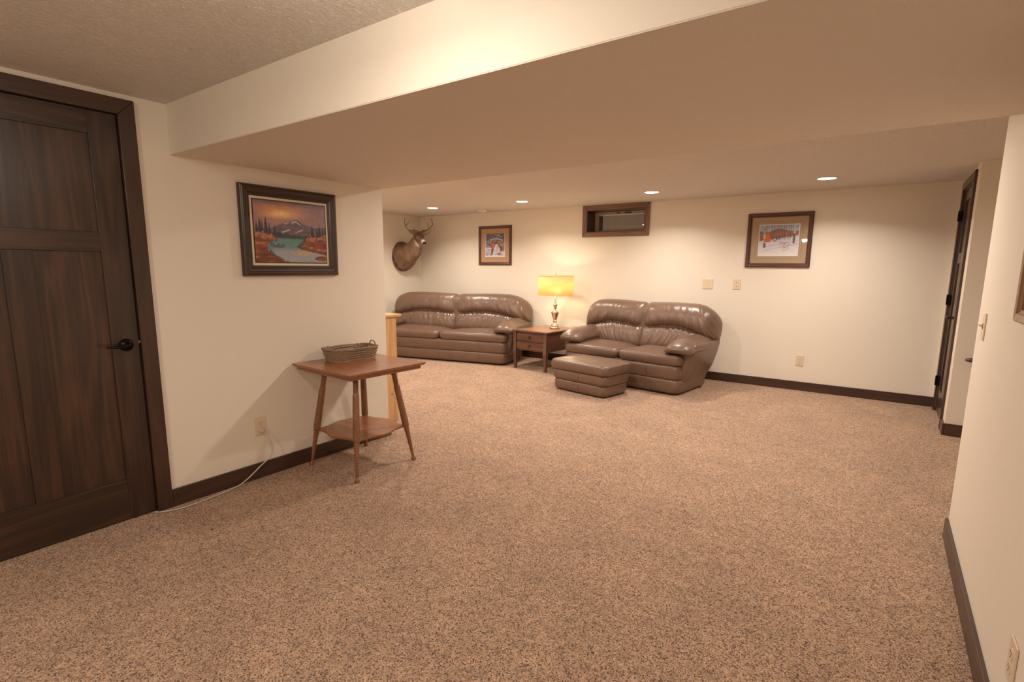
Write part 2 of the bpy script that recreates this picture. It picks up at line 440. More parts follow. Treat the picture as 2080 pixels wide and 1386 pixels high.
MB(OW).box(sx0+.058, sx1-.05, YS+.010, YS+.014, sz1-.047, sz1-.036).build('reflection_strip', plain('bluish_reflection', (.55, .60, .68), .3, .6), so)  # bluish strip standing in for a reflected line along the top of the pane
lk = MB(OW)
for lx in (.10, .22, .26): lk.box(lx, lx+.05, YS-.012, YS, sz1-.026, sz1-.012)
lk.build('latch', plain('aged_latch_brass', (.10, .07, .04), .5, .6), win, bevel=.002)
ws = MB(OW)
for zz in (sz0+.02, sz0+.06): ws.lathe([(.001, 0), (.004, .0), (.003, .004), (.001, .004)], 8, (sx0+.006, YS, zz), (0, -1, 0))
ws.build('screw', BLACK, win)
# window well outside: a curved steel liner
rg = []
for z in (1.35, 2.4):
    rg.append([(.175+.62*math.cos(PI*i/14), YT+.01+.42*math.sin(PI*i/14), z) for i in range(15)]+[(.175+.63*math.cos(PI*i/14), YT+.01+.43*math.sin(PI*i/14), z) for i in range(14, -1, -1)])
structure('trim_window_well', MB().rings([[(a, b, c) for a, b, c in r] for r in rg]), plain('galvanised_well_liner', (.66, .58, .50), .7))
# ================================================================== PLATES, CORDS
def wall_plate(name, label, cat, c, n, wid=.073, hgt=.117, kind_='outlet', plug=False):
    """n: the wall normal as (nx, ny). Local frame: built flat in x/z facing -y, turned by rz."""
    rz = math.atan2(n[1], n[0])+PI/2
    t = empty(name, (c[0], c[1], c[2]), rz, label, cat)
    MB().box(-wid/2, wid/2, -.006, 0, -hgt/2, hgt/2).build('cover_plate', ALMOND, t, bevel=.003)
    if kind_ == 'outlet':
        for s in (-1, 1):
            m = MB(); m.lathe([(.001, 0), (.0165, 0), (.016, .002), (.001, .002)], 20, (0, -.006, s*.0195), (0, -1, 0))
            rc = m.build('receptacle', ALMOND, t)
            if plug and s < 0: continue
            k = MB().box(-.0075, -.0055, -.0086, -.0078, s*.0195+.001, s*.0195+.009); k.box(.0055, .0075, -.0086, -.0078, s*.0195+.001, s*.0195+.008)
            k.lathe([(.001, 0), (.0026, 0), (.0026, .0008), (.001, .0008)], 8, (0, -.0079, s*.0195-.007), (0, -1, 0)); k.build('slot', SLOT, rc)
        MB().lathe([(.001, 0), (.003, 0), (.0022, .0015), (.001, .0015)], 10, (0, -.006, 0), (0, -1, 0)).build('screw', ALMOND, t)
    elif kind_ == 'switch':
        MB().box(-.005, .005, -.0075, -.006, -.012, .012).build('toggle_slot', SLOT, t)
        MB().rings([[(-.004, -.006, -.006), (.004, -.006, -.006), (.004, -.006, .006), (-.004, -.006, .006)],
                    [(-.003, -.021, .002), (.003, -.021, .002), (.003, -.020, .008), (-.003, -.020, .008)]]).build('toggle', ALMOND, t)
        for s in (-1, 1): MB().lathe([(.001, 0), (.003, 0), (.0022, .0015), (.001, .0015)], 10, (0, -.006, s*.03), (0, -1, 0)).build('screw', ALMOND, t)
    elif kind_ == 'jack':
        for s in (-1, 1): MB().lathe([(.001, 0), (.0055, 0), (.0055, .004), (.0025, .004), (.0025, .001), (.001, .001)], 12, (0, -.006, s*.022), (0, -1, 0)).build('jack', plain('jack_nickel', (.35, .28, .2), .4, .6), t)
    return t
wall_plate('outlet', 'almond outlet with a grey plug low on the wall beside the antique table', 'outlet', (0, 1.690, .331), (1, 0), plug=True)
wall_plate('outlet', 'almond outlet low on the back wall below the wide winter print', 'outlet', (2.411, YB, .332), (0, -1))
wall_plate('outlet', 'almond outlet close to the camera on the right wall above its baseboard', 'outlet', (XR, 1.790, .30), (-1, 0))
wall_plate('blank_plate', 'square almond blank cover plate on the back wall above the loveseat', 'wall plate', (1.383, YB, 1.140), (0, -1), .118, .115, 'blank')
wall_plate('cable_plate', 'narrow almond plate with two jacks next to the square blank plate', 'wall plate', (1.706, YB, 1.142), (0, -1), .078, .113, 'jack')
wall_plate('light_switch', 'almond toggle light switch at the end of the near right wall', 'light switch', (XR, 3.085, 1.078), (-1, 0), .073, .117, 'switch')

# white cord with plug at the left wall
cord = empty('power_cord', (.02, 1.690, .30), 0, 'pale cord plugged in by the antique table and running along the baseboard to the door', 'cord')
OC = (.02, 1.690, .30)
pg = MB(OC); pg.rings([[(.008, 1.674, .322), (.008, 1.704, .322), (.008, 1.704, .300), (.008, 1.674, .300)],
                       [(.024, 1.677, .319), (.024, 1.701, .319), (.024, 1.701, .299), (.024, 1.677, .299)],
                       [(.036, 1.683, .309), (.036, 1.697, .309), (.034, 1.697, .291), (.034, 1.683, .291)]])
pg.build('plug', WIREGREY, cord, bevel=.003)
key = [(.030, 1.690, .300), (.045, 1.712, .268), (.052, 1.728, .22), (.054, 1.732, .17), (.052, 1.700, .125), (.048, 1.64, .085), (.044, 1.585, .045), (.045, 1.52, .014), (.055, 1.45, .007),
       (.066, 1.37, .006), (.078, 1.28, .006), (.082, 1.20, .006), (.068, 1.14, .006), (.040, 1.09, .006), (.012, 1.068, .006)]
def smooth_pts(key, n=8):
    P = [Vector(k) for k in key]; out = []
    for i in range(len(P)-1):
        p0, p1, p2, p3 = P[max(i-1, 0)], P[i], P[i+1], P[min(i+2, len(P)-1)]
        for k in range(n):
            t = k/n; out.append(.5*((2*p1)+(p2-p0)*t+(2*p0-5*p1+4*p2-p3)*t*t+(3*p1-p0-3*p2+p3)*t**3))
    out.append(P[-1]); return out
MB(OC).tube(smooth_pts(key), .0036, 8).build('cable', WIREGREY, cord, smooth=True)

# ================================================================== RECESSED LIGHTS, DETECTOR
TRIM = plain('light_trim_white', (.78, .72, .66), .45)
def can(x, y, label, watts=CAN_W*.98, spread=140):
    t = empty('recessed_light', (x, y, ZC), 0, label, 'ceiling light')
    MB().lathe([(.072, -.001), (.074, -.006), (.086, -.005), (.091, 0), (.072, 0)], 40, cap=False).build('trim_ring', TRIM, t, smooth=True)
    MB().lathe([(.001, -.003), (.073, -.003), (.073, -.0005), (.001, -.0005)], 40).build('lens', LENS, t)
    L = bpy.data.lights.new('can_glow', 'AREA'); L.shape = 'DISK'; L.size = .14; L.energy = watts; L.color = LIGHT_COL; L.spread = R(spread)
    lo = bpy.data.objects.new('can_glow', L); C.objects.link(lo); lo.parent = t; lo.location = (0, 0, -.008)
    return t
for x, y, l in ((-2.155, 5.56, 'glowing recessed light nearest the deer head, over the sofa'),
                (-.69, 5.62, 'glowing recessed light over the table lamp and end table'),
                (.946, 5.69, 'glowing recessed light in the ceiling just right of the small window'),
                (2.573, 5.67, 'glowing recessed light in front of the wide winter print')):
    can(x, y, l)
for x, l in ((-2.155, 'recessed light behind the beam, near the partition corner'), (-.69, 'recessed light behind the beam, over the pine bookcase'),
             (.946, 'recessed light behind the beam, over the open carpet'), (2.573, 'recessed light behind the beam, close to the near right wall')):
    can(x, 3.62, l, CAN_W*1.45, 168)
t = empty('smoke_detector', (-1.75, 6.17, ZC), 0, 'round white smoke detector on the ceiling above the sofa', 'smoke detector')
MB().lathe([(.001, -.034), (.045, -.032), (.060, -.024), (.068, -.008), (.070, 0), (.001, 0)], 32).build('detector_body', WHITE, t, smooth=True)
MB().lathe([(.001, -.038), (.012, -.038), (.014, -.033), (.001, -.033)], 16).build('test_button', WHITE, t)
# dome lamp of the near room (out of frame, it lights the near room)
def dome(x, y, label, watts):
    t = empty('dome_light', (x, y, ZC), 0, label, 'ceiling light')
    MB().lathe([(.001, 0), (.15, 0), (.152, -.02), (.14, -.028), (.001, -.028)], 40).build('lamp_base', BRASS, t, smooth=True)
    MB().lathe([(.13*math.cos(a), -.028-.062*math.sin(a)) for a in [PI/2*k/10 for k in range(10)]]+[(.002, -.09)], 40).build('glass_dome', mat_emit('dome_glass_glow', (1, .82, .62), 6), t, smooth=True)
    L = bpy.data.lights.new('dome_glow', 'AREA'); L.shape = 'DISK'; L.size = .16; L.energy = watts; L.color = LIGHT_COL; L.spread = PI
    lo = bpy.data.objects.new('dome_glow', L); C.objects.link(lo); lo.parent = t; lo.location = (0, 0, -.10)
    L = bpy.data.lights.new('dome_side_glow', 'POINT'); L.shadow_soft_size = .05; L.energy = watts*1.45; L.color = LIGHT_COL
    lo = bpy.data.objects.new('dome_side_glow', L); C.objects.link(lo); lo.parent = t; lo.location = (0, 0, -.145)
dome(2.0, .74, 'flush white glass dome light next to the beam', DOME_W)
dome(1.5, -1.0, 'added fill light in a glass dome, unseen behind the camera', DOME_W*2.5)  # added fill: an assumed second dome, out of view, to brighten the near room

# ================================================================== PAINTED PICTURES
def canvas_mesh(parent, w_, h_, img, y, mat, name):
    """img: rows (top first) x cols x 3 linear colours on a flat sheet in the local x/z plane"""
    H, W = img.shape[:2]
    xs_ = np.linspace(-w_/2, w_/2, W); zs_ = np.linspace(h_/2, -h_/2, H)
    X, Z = np.meshgrid(xs_, zs_)
    v = np.stack([X, np.full_like(X, y), Z], -1).reshape(-1, 3)
    idx = np.arange(H*W).reshape(H, W)
    f = np.stack([idx[:-1, :-1], idx[1:, :-1], idx[1:, 1:], idx[:-1, 1:]], -1).reshape(-1, 4)
    me = bpy.data.meshes.new(name)
    me.vertices.add(len(v)); me.vertices.foreach_set('co', v.ravel())
    me.loops.add(len(f)*4); me.loops.foreach_set('vertex_index', f.ravel())
    me.polygons.add(len(f)); me.polygons.foreach_set('loop_start', np.arange(0, len(f)*4, 4)); me.polygons.foreach_set('loop_total', np.full(len(f), 4))
    me.update(calc_edges=True); me.validate()
    at = me.color_attributes.new('paint', 'FLOAT_COLOR', 'POINT')
    at.data.foreach_set('color', np.concatenate([img.reshape(-1, 3), np.ones((H*W, 1))], 1).astype(np.float32).ravel())
    me.materials.append(mat)
    o = bpy.data.objects.new(name, me); C.objects.link(o); o.parent = parent; return o

def L3(*c): return np.minimum(np.array(srgb(*c))*np.array((1.2, 1.42, 1.7)), .9)
def fbm(W, H, s, seed, oct=4, sx=1.0):
    r = np.random.RandomState(seed); out = np.zeros((H, W)); amp = 1; tot = 0
    for o in range(oct):
        gw, gh = max(2, int(W/s*2**o/sx)+2), max(2, int(H/s*2**o)+2)
        g = r.rand(gh, gw); yy = np.linspace(0, gh-1.001, H); xx = np.linspace(0, gw-1.001, W)
        y0 = yy.astype(int); x0 = xx.astype(int); fy = (yy-y0)[:, None]; fx_ = (xx-x0)[None]
        a = g[y0][:, x0]*(1-fx_)+g[y0][:, x0+1]*fx_; b = g[y0+1][:, x0]*(1-fx_)+g[y0+1][:, x0+1]*fx_
        out += amp*(a*(1-fy)+b*fy); tot += amp; amp *= .5
    return out/tot
def sstep(a, b, x): t = np.clip((x-a)/(b-a), 0, 1); return t*t*(3-2*t)
def over(img, mask, c):
    mask = np.clip(mask, 0, 1)[..., None]; return img*(1-mask)+np.asarray(c)*mask

def soften(a):
    p = np.pad(a, ((1, 1), (1, 1), (0, 0)), 'edge'); a = (p[:-2, 1:-1]+p[2:, 1:-1]+2*p[1:-1, 1:-1])/4
    p = np.pad(a, ((1, 1), (1, 1), (0, 0)), 'edge'); return (p[1:-1, :-2]+p[1:-1, 2:]+2*p[1:-1, 1:-1])/4
def paint_mountain_lake(W=200, H=160):
    v, u = np.mgrid[0:H, 0:W]; u = u/(W-1); v = v/(H-1)
    n1 = fbm(W, H, 40, 1, 4, 2.5); n2 = fbm(W, H, 10, 2, 3, 1.5); n3 = fbm(W, H, 5, 3, 2)
    sky = L3(142, 110, 108)*np.ones((H, W, 1))
    g = np.exp(-(((u-.33)/.30)**2+((v-.17)/.15)**2))
    sky = over(sky, g*1.0, L3(216, 140, 92)); g2 = np.exp(-(((u-.36)/.16)**2+((v-.20)/.06)**2)); sky = over(sky, g2, L3(236, 182, 118))
    sky = over(sky, sstep(.45, .75, n1)*.7*sstep(.9, .3, v*2), L3(112, 98, 104)); sky = over(sky, sstep(.1, .0, v)*.5, L3(92, 84, 92))
    sky = over(sky, np.exp(-((v-.30)/.04)**2)*.5, L3(160, 104, 84))
    img = sky
    # mountains
    def ridge(pts): return np.interp(u[0], [p[0] for p in pts], [p[1] for p in pts])[None]
    r = ridge([(0, .46), (.2, .45), (.32, .38), (.42, .33), (.47, .30), (.5, .32), (.56, .27), (.60, .29), (.66, .335), (.74, .36), (.8, .40), (.9, .39), (1, .37)])+.012*(n2-.5)
    m = (v > r)*1.0; base_ = L3(104, 82, 82)*(0.75+.5*n2)[..., None]
    img = over(img, m, base_)
    snow = ((np.abs(v-(r+.035+.35*(u-.56))) < .010) & (u > .50) & (u < .62)) | ((np.abs(v-(.50-.45*(u-.36))) < .009) & (u > .36) & (u < .48)) | ((np.abs(v-(.49-.5*(u-.56))) < .008) & (u > .55) & (u < .66)) | ((np.abs(v-(r+.02)) < .008) & (u > .40) & (u < .47))
    img = over(img, snow*m*.85, L3(196, 180, 180))
    # forest belt
    fb = ridge([(0, .60), (.3, .50), (.42, .52), (.6, .55), (.7, .54), (1, .48)])+.03*(n3-.5)
    img = over(img, (v > fb)*.95, L3(54, 58, 52)*(.7+.7*n3)[..., None])
    # water
    wl = ridge([(0, .66), (1, .66)])
    img = over(img, (v > .60)*1.0, L3(96, 124, 116)*np.ones((H, W, 1)))
    img = over(img, sstep(.72, .85, v), L3(148, 142, 140)*(.9+.2*n1)[..., None])
    img = over(img, np.exp(-(((u-.66)/.14)**2+((v-.84)/.05)**2))*.8, L3(188, 150, 88))
    img = over(img, np.exp(-(((u-.60)/.12)**2+((v-.64)/.035)**2))*.6, L3(70, 118, 72))
    # banks
    lb = ridge([(0, .60), (.28, .58), (.33, .60), (.22, .66), (1, .66)])
    le = np.interp(v[:, 0], [.56, .60, .66, .73, .80, .88, .95, 1], [.34, .30, .22, .15, .17, .22, .34, .42])[:, None]
    re = np.interp(v[:, 0], [.52, .58, .66, .74, .78, .82, .86, .9, 1], [.78, .72, .66, .58, .66, .82, .97, 1.1, 1.1])[:, None]
    ns = fbm(W, H, 7, 9, 3, 3.5); land = L3(124, 62, 38)*(.55+.9*n2)[..., None]; land = over(land, sstep(.60, .74, ns)*.7, L3(200, 132, 78)); land = over(land, sstep(.46, .32, ns)*.7, L3(84, 40, 30))
    mask = ((u < le+.03*(n3-.5)) & (v > .57)) | ((u > re+.03*(n3-.5)) & (v > .57))
    img = over(img, mask*1.0, land)
    edge = ((np.abs(u-le-.02) < .022) & (v > .62)) | ((np.abs(u-re+.01) < .022) & (v > .60) & (v < .88))
    img = over(img, edge*(n3 > .45)*.8, L3(48, 40, 34))
    rk = (((u-.30)/.10)**2+((v-.725)/.035)**2 < 1); img = over(img, rk*(.4+.6*n3), L3(70, 62, 48))
    img = over(img, rk*(n3 > .62), L3(150, 136, 106))
    isl = (((u-.95)/.13)**2+((v-.93)/.045)**2 < 1); img = over(img, isl*1.0, land*.9)
    # orange brush
    ob = ((u < .27) & (np.abs(v-(.53+.15*u)) < .06)) | ((u > .70) & (np.abs(v-(.575-.10*(u-.7))) < .055))
    img = over(img, ob*sstep(.35, .6, n3), L3(172, 104, 72))
    # conifers
    def tree(x, top, bot, wd_):
        t = np.clip((v-top)/(bot-top), 0, 1); ww_ = 1.25*wd_*(t**.8)*(.78+.22*np.sin(v*220)); return ((np.abs(u-x) < ww_) & (v > top) & (v < bot))*1.0
    for x, t_, b_, w2 in ((.03, .32, .52, .020), (.07, .27, .52, .025), (.10, .31, .5, .018), (.15, .25, .53, .030), (.195, .34, .54, .020), (.265, .38, .56, .018), (.32, .46, .56, .012),
                          (.735, .44, .56, .014), (.795, .33, .55, .028), (.865, .40, .54, .016), (.905, .33, .53, .024), (.955, .39, .52, .016), (.99, .40, .5, .014)):
        img = over(img, tree(x, t_, b_, w2)*.95, L3(40, 42, 42))
    return soften(img*(.86+.28*n3)[..., None])

def paint_birches(W=150, H=116):
    v, u = np.mgrid[0:H, 0:W]; u = u/(W-1); v = v/(H-1)
    n1 = fbm(W, H, 24, 11, 4); n2 = fbm(W, H, 6, 12, 3); n3 = fbm(W, H, 3, 13, 2)
    img = L3(150, 156, 162)*np.ones((H, W, 1)); img = over(img, sstep(.0, .2, v)*.4, L3(196, 190, 184))
    hor = .46-.20*(u-.5)+.03*(n1-.5)
    brush = (v > .17+.1*(n1-.5)+.05*np.sin(u*9)) & (v < hor)
    img = over(img, brush*.95, L3(150, 88, 62)*(.6+.8*n2)[..., None]); img = over(img, brush*sstep(.55, .7, n3)*.5, L3(88, 60, 58))
    img = over(img, sstep(.0, .05, v-hor), L3(214, 194, 190)*(.92+.12*n1)[..., None])
    img = over(img, sstep(.60, 1, v)*.6, L3(234, 214, 196))
    for a in (.55, .72, .84): img = over(img, np.exp(-((v-(a+.25*(.35-u)))/.018)**2)*.5*(u > .1), L3(160, 146, 166))
    for x in (.16, .36, .30, .45, .50, .56, .62, .75, .80, .67): img = over(img, (np.abs(u-x-.01*np.sin(v*9)) < .006)*(v < .55)*.85, L3(86, 70, 68))
    for x, b in ((.335, .52), (.46, .53), (.52, .52), (.63, .42), (.80, .46)): img = over(img, (np.abs(u-x) < .011)*(v < b)*(v > b-.12)*.9, L3(62, 52, 54))
    def birch(x0, x1, w1, b):
        xc = x0+(x1-x0)*v; m = (np.abs(u-xc) < w1)*(v < b); return m
    for x0, x1, w1, b, dk in ((.115, .15, .030, .80, .62), (.90, .88, .026, .66, .30)):
        m = birch(x0, x1, w1, b); img = over(img, m*1.0, L3(196, 182, 158)*(.8+.3*n2)[..., None]); img = over(img, m*(n3 > .62)*.8, L3(60, 50, 46)); img = over(img, m*(v > dk)*.85, L3(70, 58, 56))
    coat = (np.abs((u-.215)/.085) < np.clip((v-.26)/.26, 0, 1)**.7)*(v < .60)*(v > .24)*(u > .11)
    img = over(img, coat*1.0, L3(214, 92, 40)*(.8+.35*n2)[..., None])
    deer = (((u-.40)/.05)**2+((v-.56)/.022)**2 < 1); img = over(img, deer*.9, L3(150, 70, 70))
    r = np.random.RandomState(5)
    for k in range(26):
        x, y = .66+.12*r.randn()*.8, .66+.09*r.randn(); img = over(img, (((u-x)/.012)**2+((v-y)/.013)**2 < 1)*.8, L3(150, 60, 58) if k % 3 else L3(90, 62, 66))
    for k in range(7):
        x = .62+.02*k; img = over(img, (np.abs(u-(x+(v-.9)*(.25-.08*k))) < .004)*(v > .6)*(v < .92)*.6, L3(140, 100, 90))
    return soften(img*(.9+.2*n3)[..., None])

def paint_cabin(W=84, H=92):
    v, u = np.mgrid[0:H, 0:W]; u = u/(W-1); v = v/(H-1)
    n1 = fbm(W, H, 18, 21, 4); n2 = fbm(W, H, 5, 22, 3); n3 = fbm(W, H, 3, 23, 2)
    img = L3(96, 90, 98)*(.6+.8*n2)[..., None]*np.ones((H, W, 1))
    for x in (.05, .1, .2, .75, .82, .88, .93): img = over(img, (np.abs(u-x) < .014)*(v < .6)*.7, L3(60, 50, 52))
    img = over(img, (np.abs(u-.04-.0*v) < .012)*(v < .7), L3(186, 178, 180))
    img = over(img, sstep(.60, .66, v+.1*(n1-.5)), L3(206, 186, 186)*(.8+.35*n1)[..., None])
    roof = (v > .22+.24*np.abs(u-.55))*(v < .62)*(u > .28)*(u < .84)
    img = over(img, roof*1.0, L3(128, 84, 58)*(.7+.6*n2)[..., None])
    img = over(img, (np.abs(v-(.21+.26*np.abs(u-.55))) < .022)*(u > .24)*(u < .86), L3(212, 196, 190))
    img = over(img, (u > .82)*(v > .35)*(v < .8), L3(170, 112, 78)*(.8+.3*n2)[..., None])
    path = (np.abs(u-(.60-.1*(v-.5))) < .06+.25*(v-.45))*(v > .48); img = over(img, path*.9, L3(222, 200, 192))
    img = over(img, (np.abs(u-.40) < .075-.1*np.abs(v-.55))*(v > .44)*(v < .66), L3(206, 70, 52)); img = over(img, (((u-.39)/.035)**2+((v-.45)/.03)**2 < 1), L3(214, 110, 80))
    img = over(img, (np.abs(u-.39+.12*(v-.6)) < .05)*(v > .65)*(v < .95)*.9, L3(62, 56, 70))
    img = over(img, (np.abs(u-.83) < .045)*(v > .48)*(v < .58), L3(214, 132, 70)); img = over(img, (np.abs(np.abs(u-.83)-.022) < .018)*(v > .56)*(v < .8), L3(40, 34, 36))
    img = over(img, (((u-.70)/.12)**2+((v-.93)/.05)**2 < 1)*.9, L3(170, 84, 66)); img = over(img, (((u-.18)/.1)**2+((v-.58)/.06)**2 < 1)*.5, L3(190, 160, 170))
    snow = (fbm(W, H, 4, 41, 2) > .60)*(v < .62)*.55; img = over(img, snow, L3(200, 186, 184))
    dk = (fbm(W, H, 4, 42, 2) > .60)*.45; img = over(img, dk, L3(84, 66, 70))
    return img*(.7+.6*n3)[..., None]

PAINT_OIL = mat_attr('oil_paint', .42, .3, 160, .25, .001)
PAINT_PRINT = mat_attr('paper_print', .6)
def framed(name, label, c, n, W_, H_, prof, fkind, mats, img, img_size, img_off=0.0, canvas_mat=None, depth=.012, glass=False, pname='print'):
    """prof: frame profile, distances inward from the outer edge. mats: (inset from outer edge, material, name, depth)"""
    rz = math.atan2(n[1], n[0])+PI/2
    t = empty(name, c, rz, label, 'picture')
    for o, d, nm, mt in mats:
        MB().box(-W_/2+o, W_/2-o, -d, -d+.003, -H_/2+o, H_/2-o).build(nm, mt, t)
    P = [(-o, d) for o, d in prof]
    mitre_frame(t, (0, 0, 0), -W_/2, W_/2, -H_/2, H_/2, 0, lambda a, b, d: (a, -d, b), 'LRTB', fkind, 'frame_side', .0015, P)
    o = canvas_mesh(t, img_size[0], img_size[1], img, -depth, canvas_mat, pname); o.location.z = img_off
    if glass: MB().box(-W_/2+.03, W_/2-.03, -depth-.005, -depth-.004, -H_/2+.03, H_/2-.03).build('glass', PGLASS, t)
    return t
LINEN = plain('linen_liner', tuple(L3(214, 188, 150)), .8, bumpscale=300, bumpstr=.3)
FILLET = plain('dark_fillet', (.05, .022, .014), .4)
MAT_TAN = plain('tan_matboard', tuple(L3(172, 138, 104)), .9); MAT_TAN2 = plain('warm_tan_matboard', tuple(L3(188, 136, 96)), .9)
MAT_LINE = plain('matboard_line', tuple(L3(134, 104, 76)), .9); PAPER = plain('white_print_paper', tuple(L3(236, 216, 190)), .8); MAT_WHITE = plain('white_matboard', (.70, .66, .62), .8)
# big oil painting on the left wall
cx_, cz_ = (1.648+2.308)/2, (1.790+1.2555)/2
framed('landscape_painting', 'oil painting of a mountain lake at sunset in a dark wide wooden frame', (0, cx_, cz_), (1, 0), .660, .534,
       [(0, 0), (0, .022), (.006, .030), (.022, .034), (.030, .026), (.036, .026), (.041, .022), (.046, .024), (.052, .017), (.060, .017), (.064, .012), (.064, 0)], 'frame_dark',
       [(.060, .010, 'linen_liner', LINEN), (.078, .0115, 'fillet', FILLET)], paint_mountain_lake(), (.660-.168, .534-.168), 0, PAINT_OIL, .0125, False, 'canvas')
framed('hunting_print', 'small upright framed print of hunters at a snowy cabin above the sofa', (-1.754, YB, 1.639), (0, -1), .612, .580,
       [(0, 0), (0, .018), (.008, .024), (.028, .022), (.036, .014), (.042, .014), (.042, 0)], 'frame',
       [(.040, .006, 'matboard', MAT_TAN2), (.112, .0066, 'mat_line', MAT_LINE), (.117, .0075, 'paper', PAPER)], paint_cabin(), (.355, .325), .012, PAINT_PRINT, .0085, True)
framed('winter_print', 'wide framed winter birch print with an orange coat on the tree', (2.100, YB, 1.630), (0, -1), .642, .586,
       [(0, 0), (0, .018), (.008, .026), (.030, .024), (.038, .014), (.046, .014), (.046, 0)], 'frame',
       [(.044, .006, 'matboard', MAT_TAN), (.092, .0066, 'mat_line', MAT_LINE), (.094, .0072, 'matboard', MAT_TAN), (.120, .0078, 'mat_line', MAT_LINE), (.122, .0084, 'paper', PAPER)],
       paint_birches(), (.382, .30), .010, PAINT_PRINT, .0095, True)
# frame at the right edge of the picture, its inside only partly seen
blank = np.ones((12, 12, 3))*L3(176, 168, 160); blank += (fbm(12, 12, 4, 31)[..., None]-.5)*.04
framed('oak_framed_picture', 'light oak picture frame cut off at the picture edge on the near right wall', (XR, 2.055, 1.438), (-1, 0), .580, .560,
       [(0, 0), (0, .020), (.006, .026), (.026, .024), (.030, .018), (.040, .016), (.040, 0)], 'oak',
       [(.038, .006, 'matboard', MAT_WHITE)], blank, (.34, .32), 0, PAINT_PRINT, .0085, True)

# ================================================================== SOFT FURNITURE
def nz(x, y, z=0.0): return mnoise.noise(Vector((x, y, z)))
def quilt(fmap, nu, nv, pu, pv, front, back, wr=None):
    """closed pad: fmap(u, v, t) -> xyz; t from -back..front times the pillow profile"""
    vs = []; fs = []
    def prof(s, p): a = abs(2*s-1); return max(0.0, 1-a**p)**(1/2.0)
    us = [.5-.5*math.cos(PI*(i/nu)) for i in range(nu+1)]; vs_ = [.5-.5*math.cos(PI*(j/nv)) for j in range(nv+1)]
    us = [.45*a+.55*i/nu for i, a in enumerate(us)]; vs_ = [.45*a+.55*j/nv for j, a in enumerate(vs_)]
    for side, T in ((1, front), (-1, back)):
        for j, v in enumerate(vs_):
            for i, u in enumerate(us):
                k = prof(u, pu)*prof(v, pv); t = T*k*side
                if wr and side > 0: t += wr(u, v)*min(1, k*2)
                vs.append(fmap(u, v, t))
    n = (nu+1)*(nv+1)
    for s in (0, 1):
        for j in range(nv):
            for i in range(nu):
                a = s*n+j*(nu+1)+i; q = (a, a+1, a+nu+2, a+nu+1); fs.append(q if s == 0 else tuple(reversed(q)))
    return vs, fs
def rrect(x0, x1, y0, y1, r, seg=7, z=0):
    r = min(r, (x1-x0)/2-.001, (y1-y0)/2-.001); out = []
    for cx, cy, a0 in ((x1-r, y1-r, 0), (x0+r, y1-r, 90), (x0+r, y0+r, 180), (x1-r, y0+r, 270)):
        for k in range(seg+1):
            a = R(a0+90*k/seg); out.append((cx+r*math.cos(a), cy+r*math.sin(a), z))
    return out
def band(x0, x1, y0, y1, z0, z1, rc, re, crown=0.0, seg=9, nr=9, cf=None):
    """stuffed band: rounded corners in plan, rounded edges, optional crown on top"""
    rg = []
    for k in range(nr+1):
        s = -1+2*k/nr; th = s*PI/2; ins = re*(1-abs(math.cos(th))**.6); zz = (z0+z1)/2+(z1-z0)/2*math.sin(th)**1 if True else 0
        rg.append(rrect(x0+ins, x1-ins, y0+ins, y1-ins, rc, seg, zz))
    # close with concentric rings
    bot = rg[0]; top = rg[-1]; cx = (x0+x1)/2; cy = (y0+y1)/2
    def shrink(r, f, dz): return [(cx+(p[0]-cx)*f, cy+(p[1]-cy)*f, p[2]+dz) for p in r]
    out = [shrink(bot, f, 0) for f in (.02, .5)]+rg+[shrink(top, f, crown*(1-f*f)) for f in (.93, .82, .68, .52, .35, .18, .02)]
    if cf: out = [[cf(*p) for p in r] for r in out]
    return out
def leather(mb, name, parent, kind=None): return mb.build(name, LEATHER, parent, smooth=True, weld=.0008)

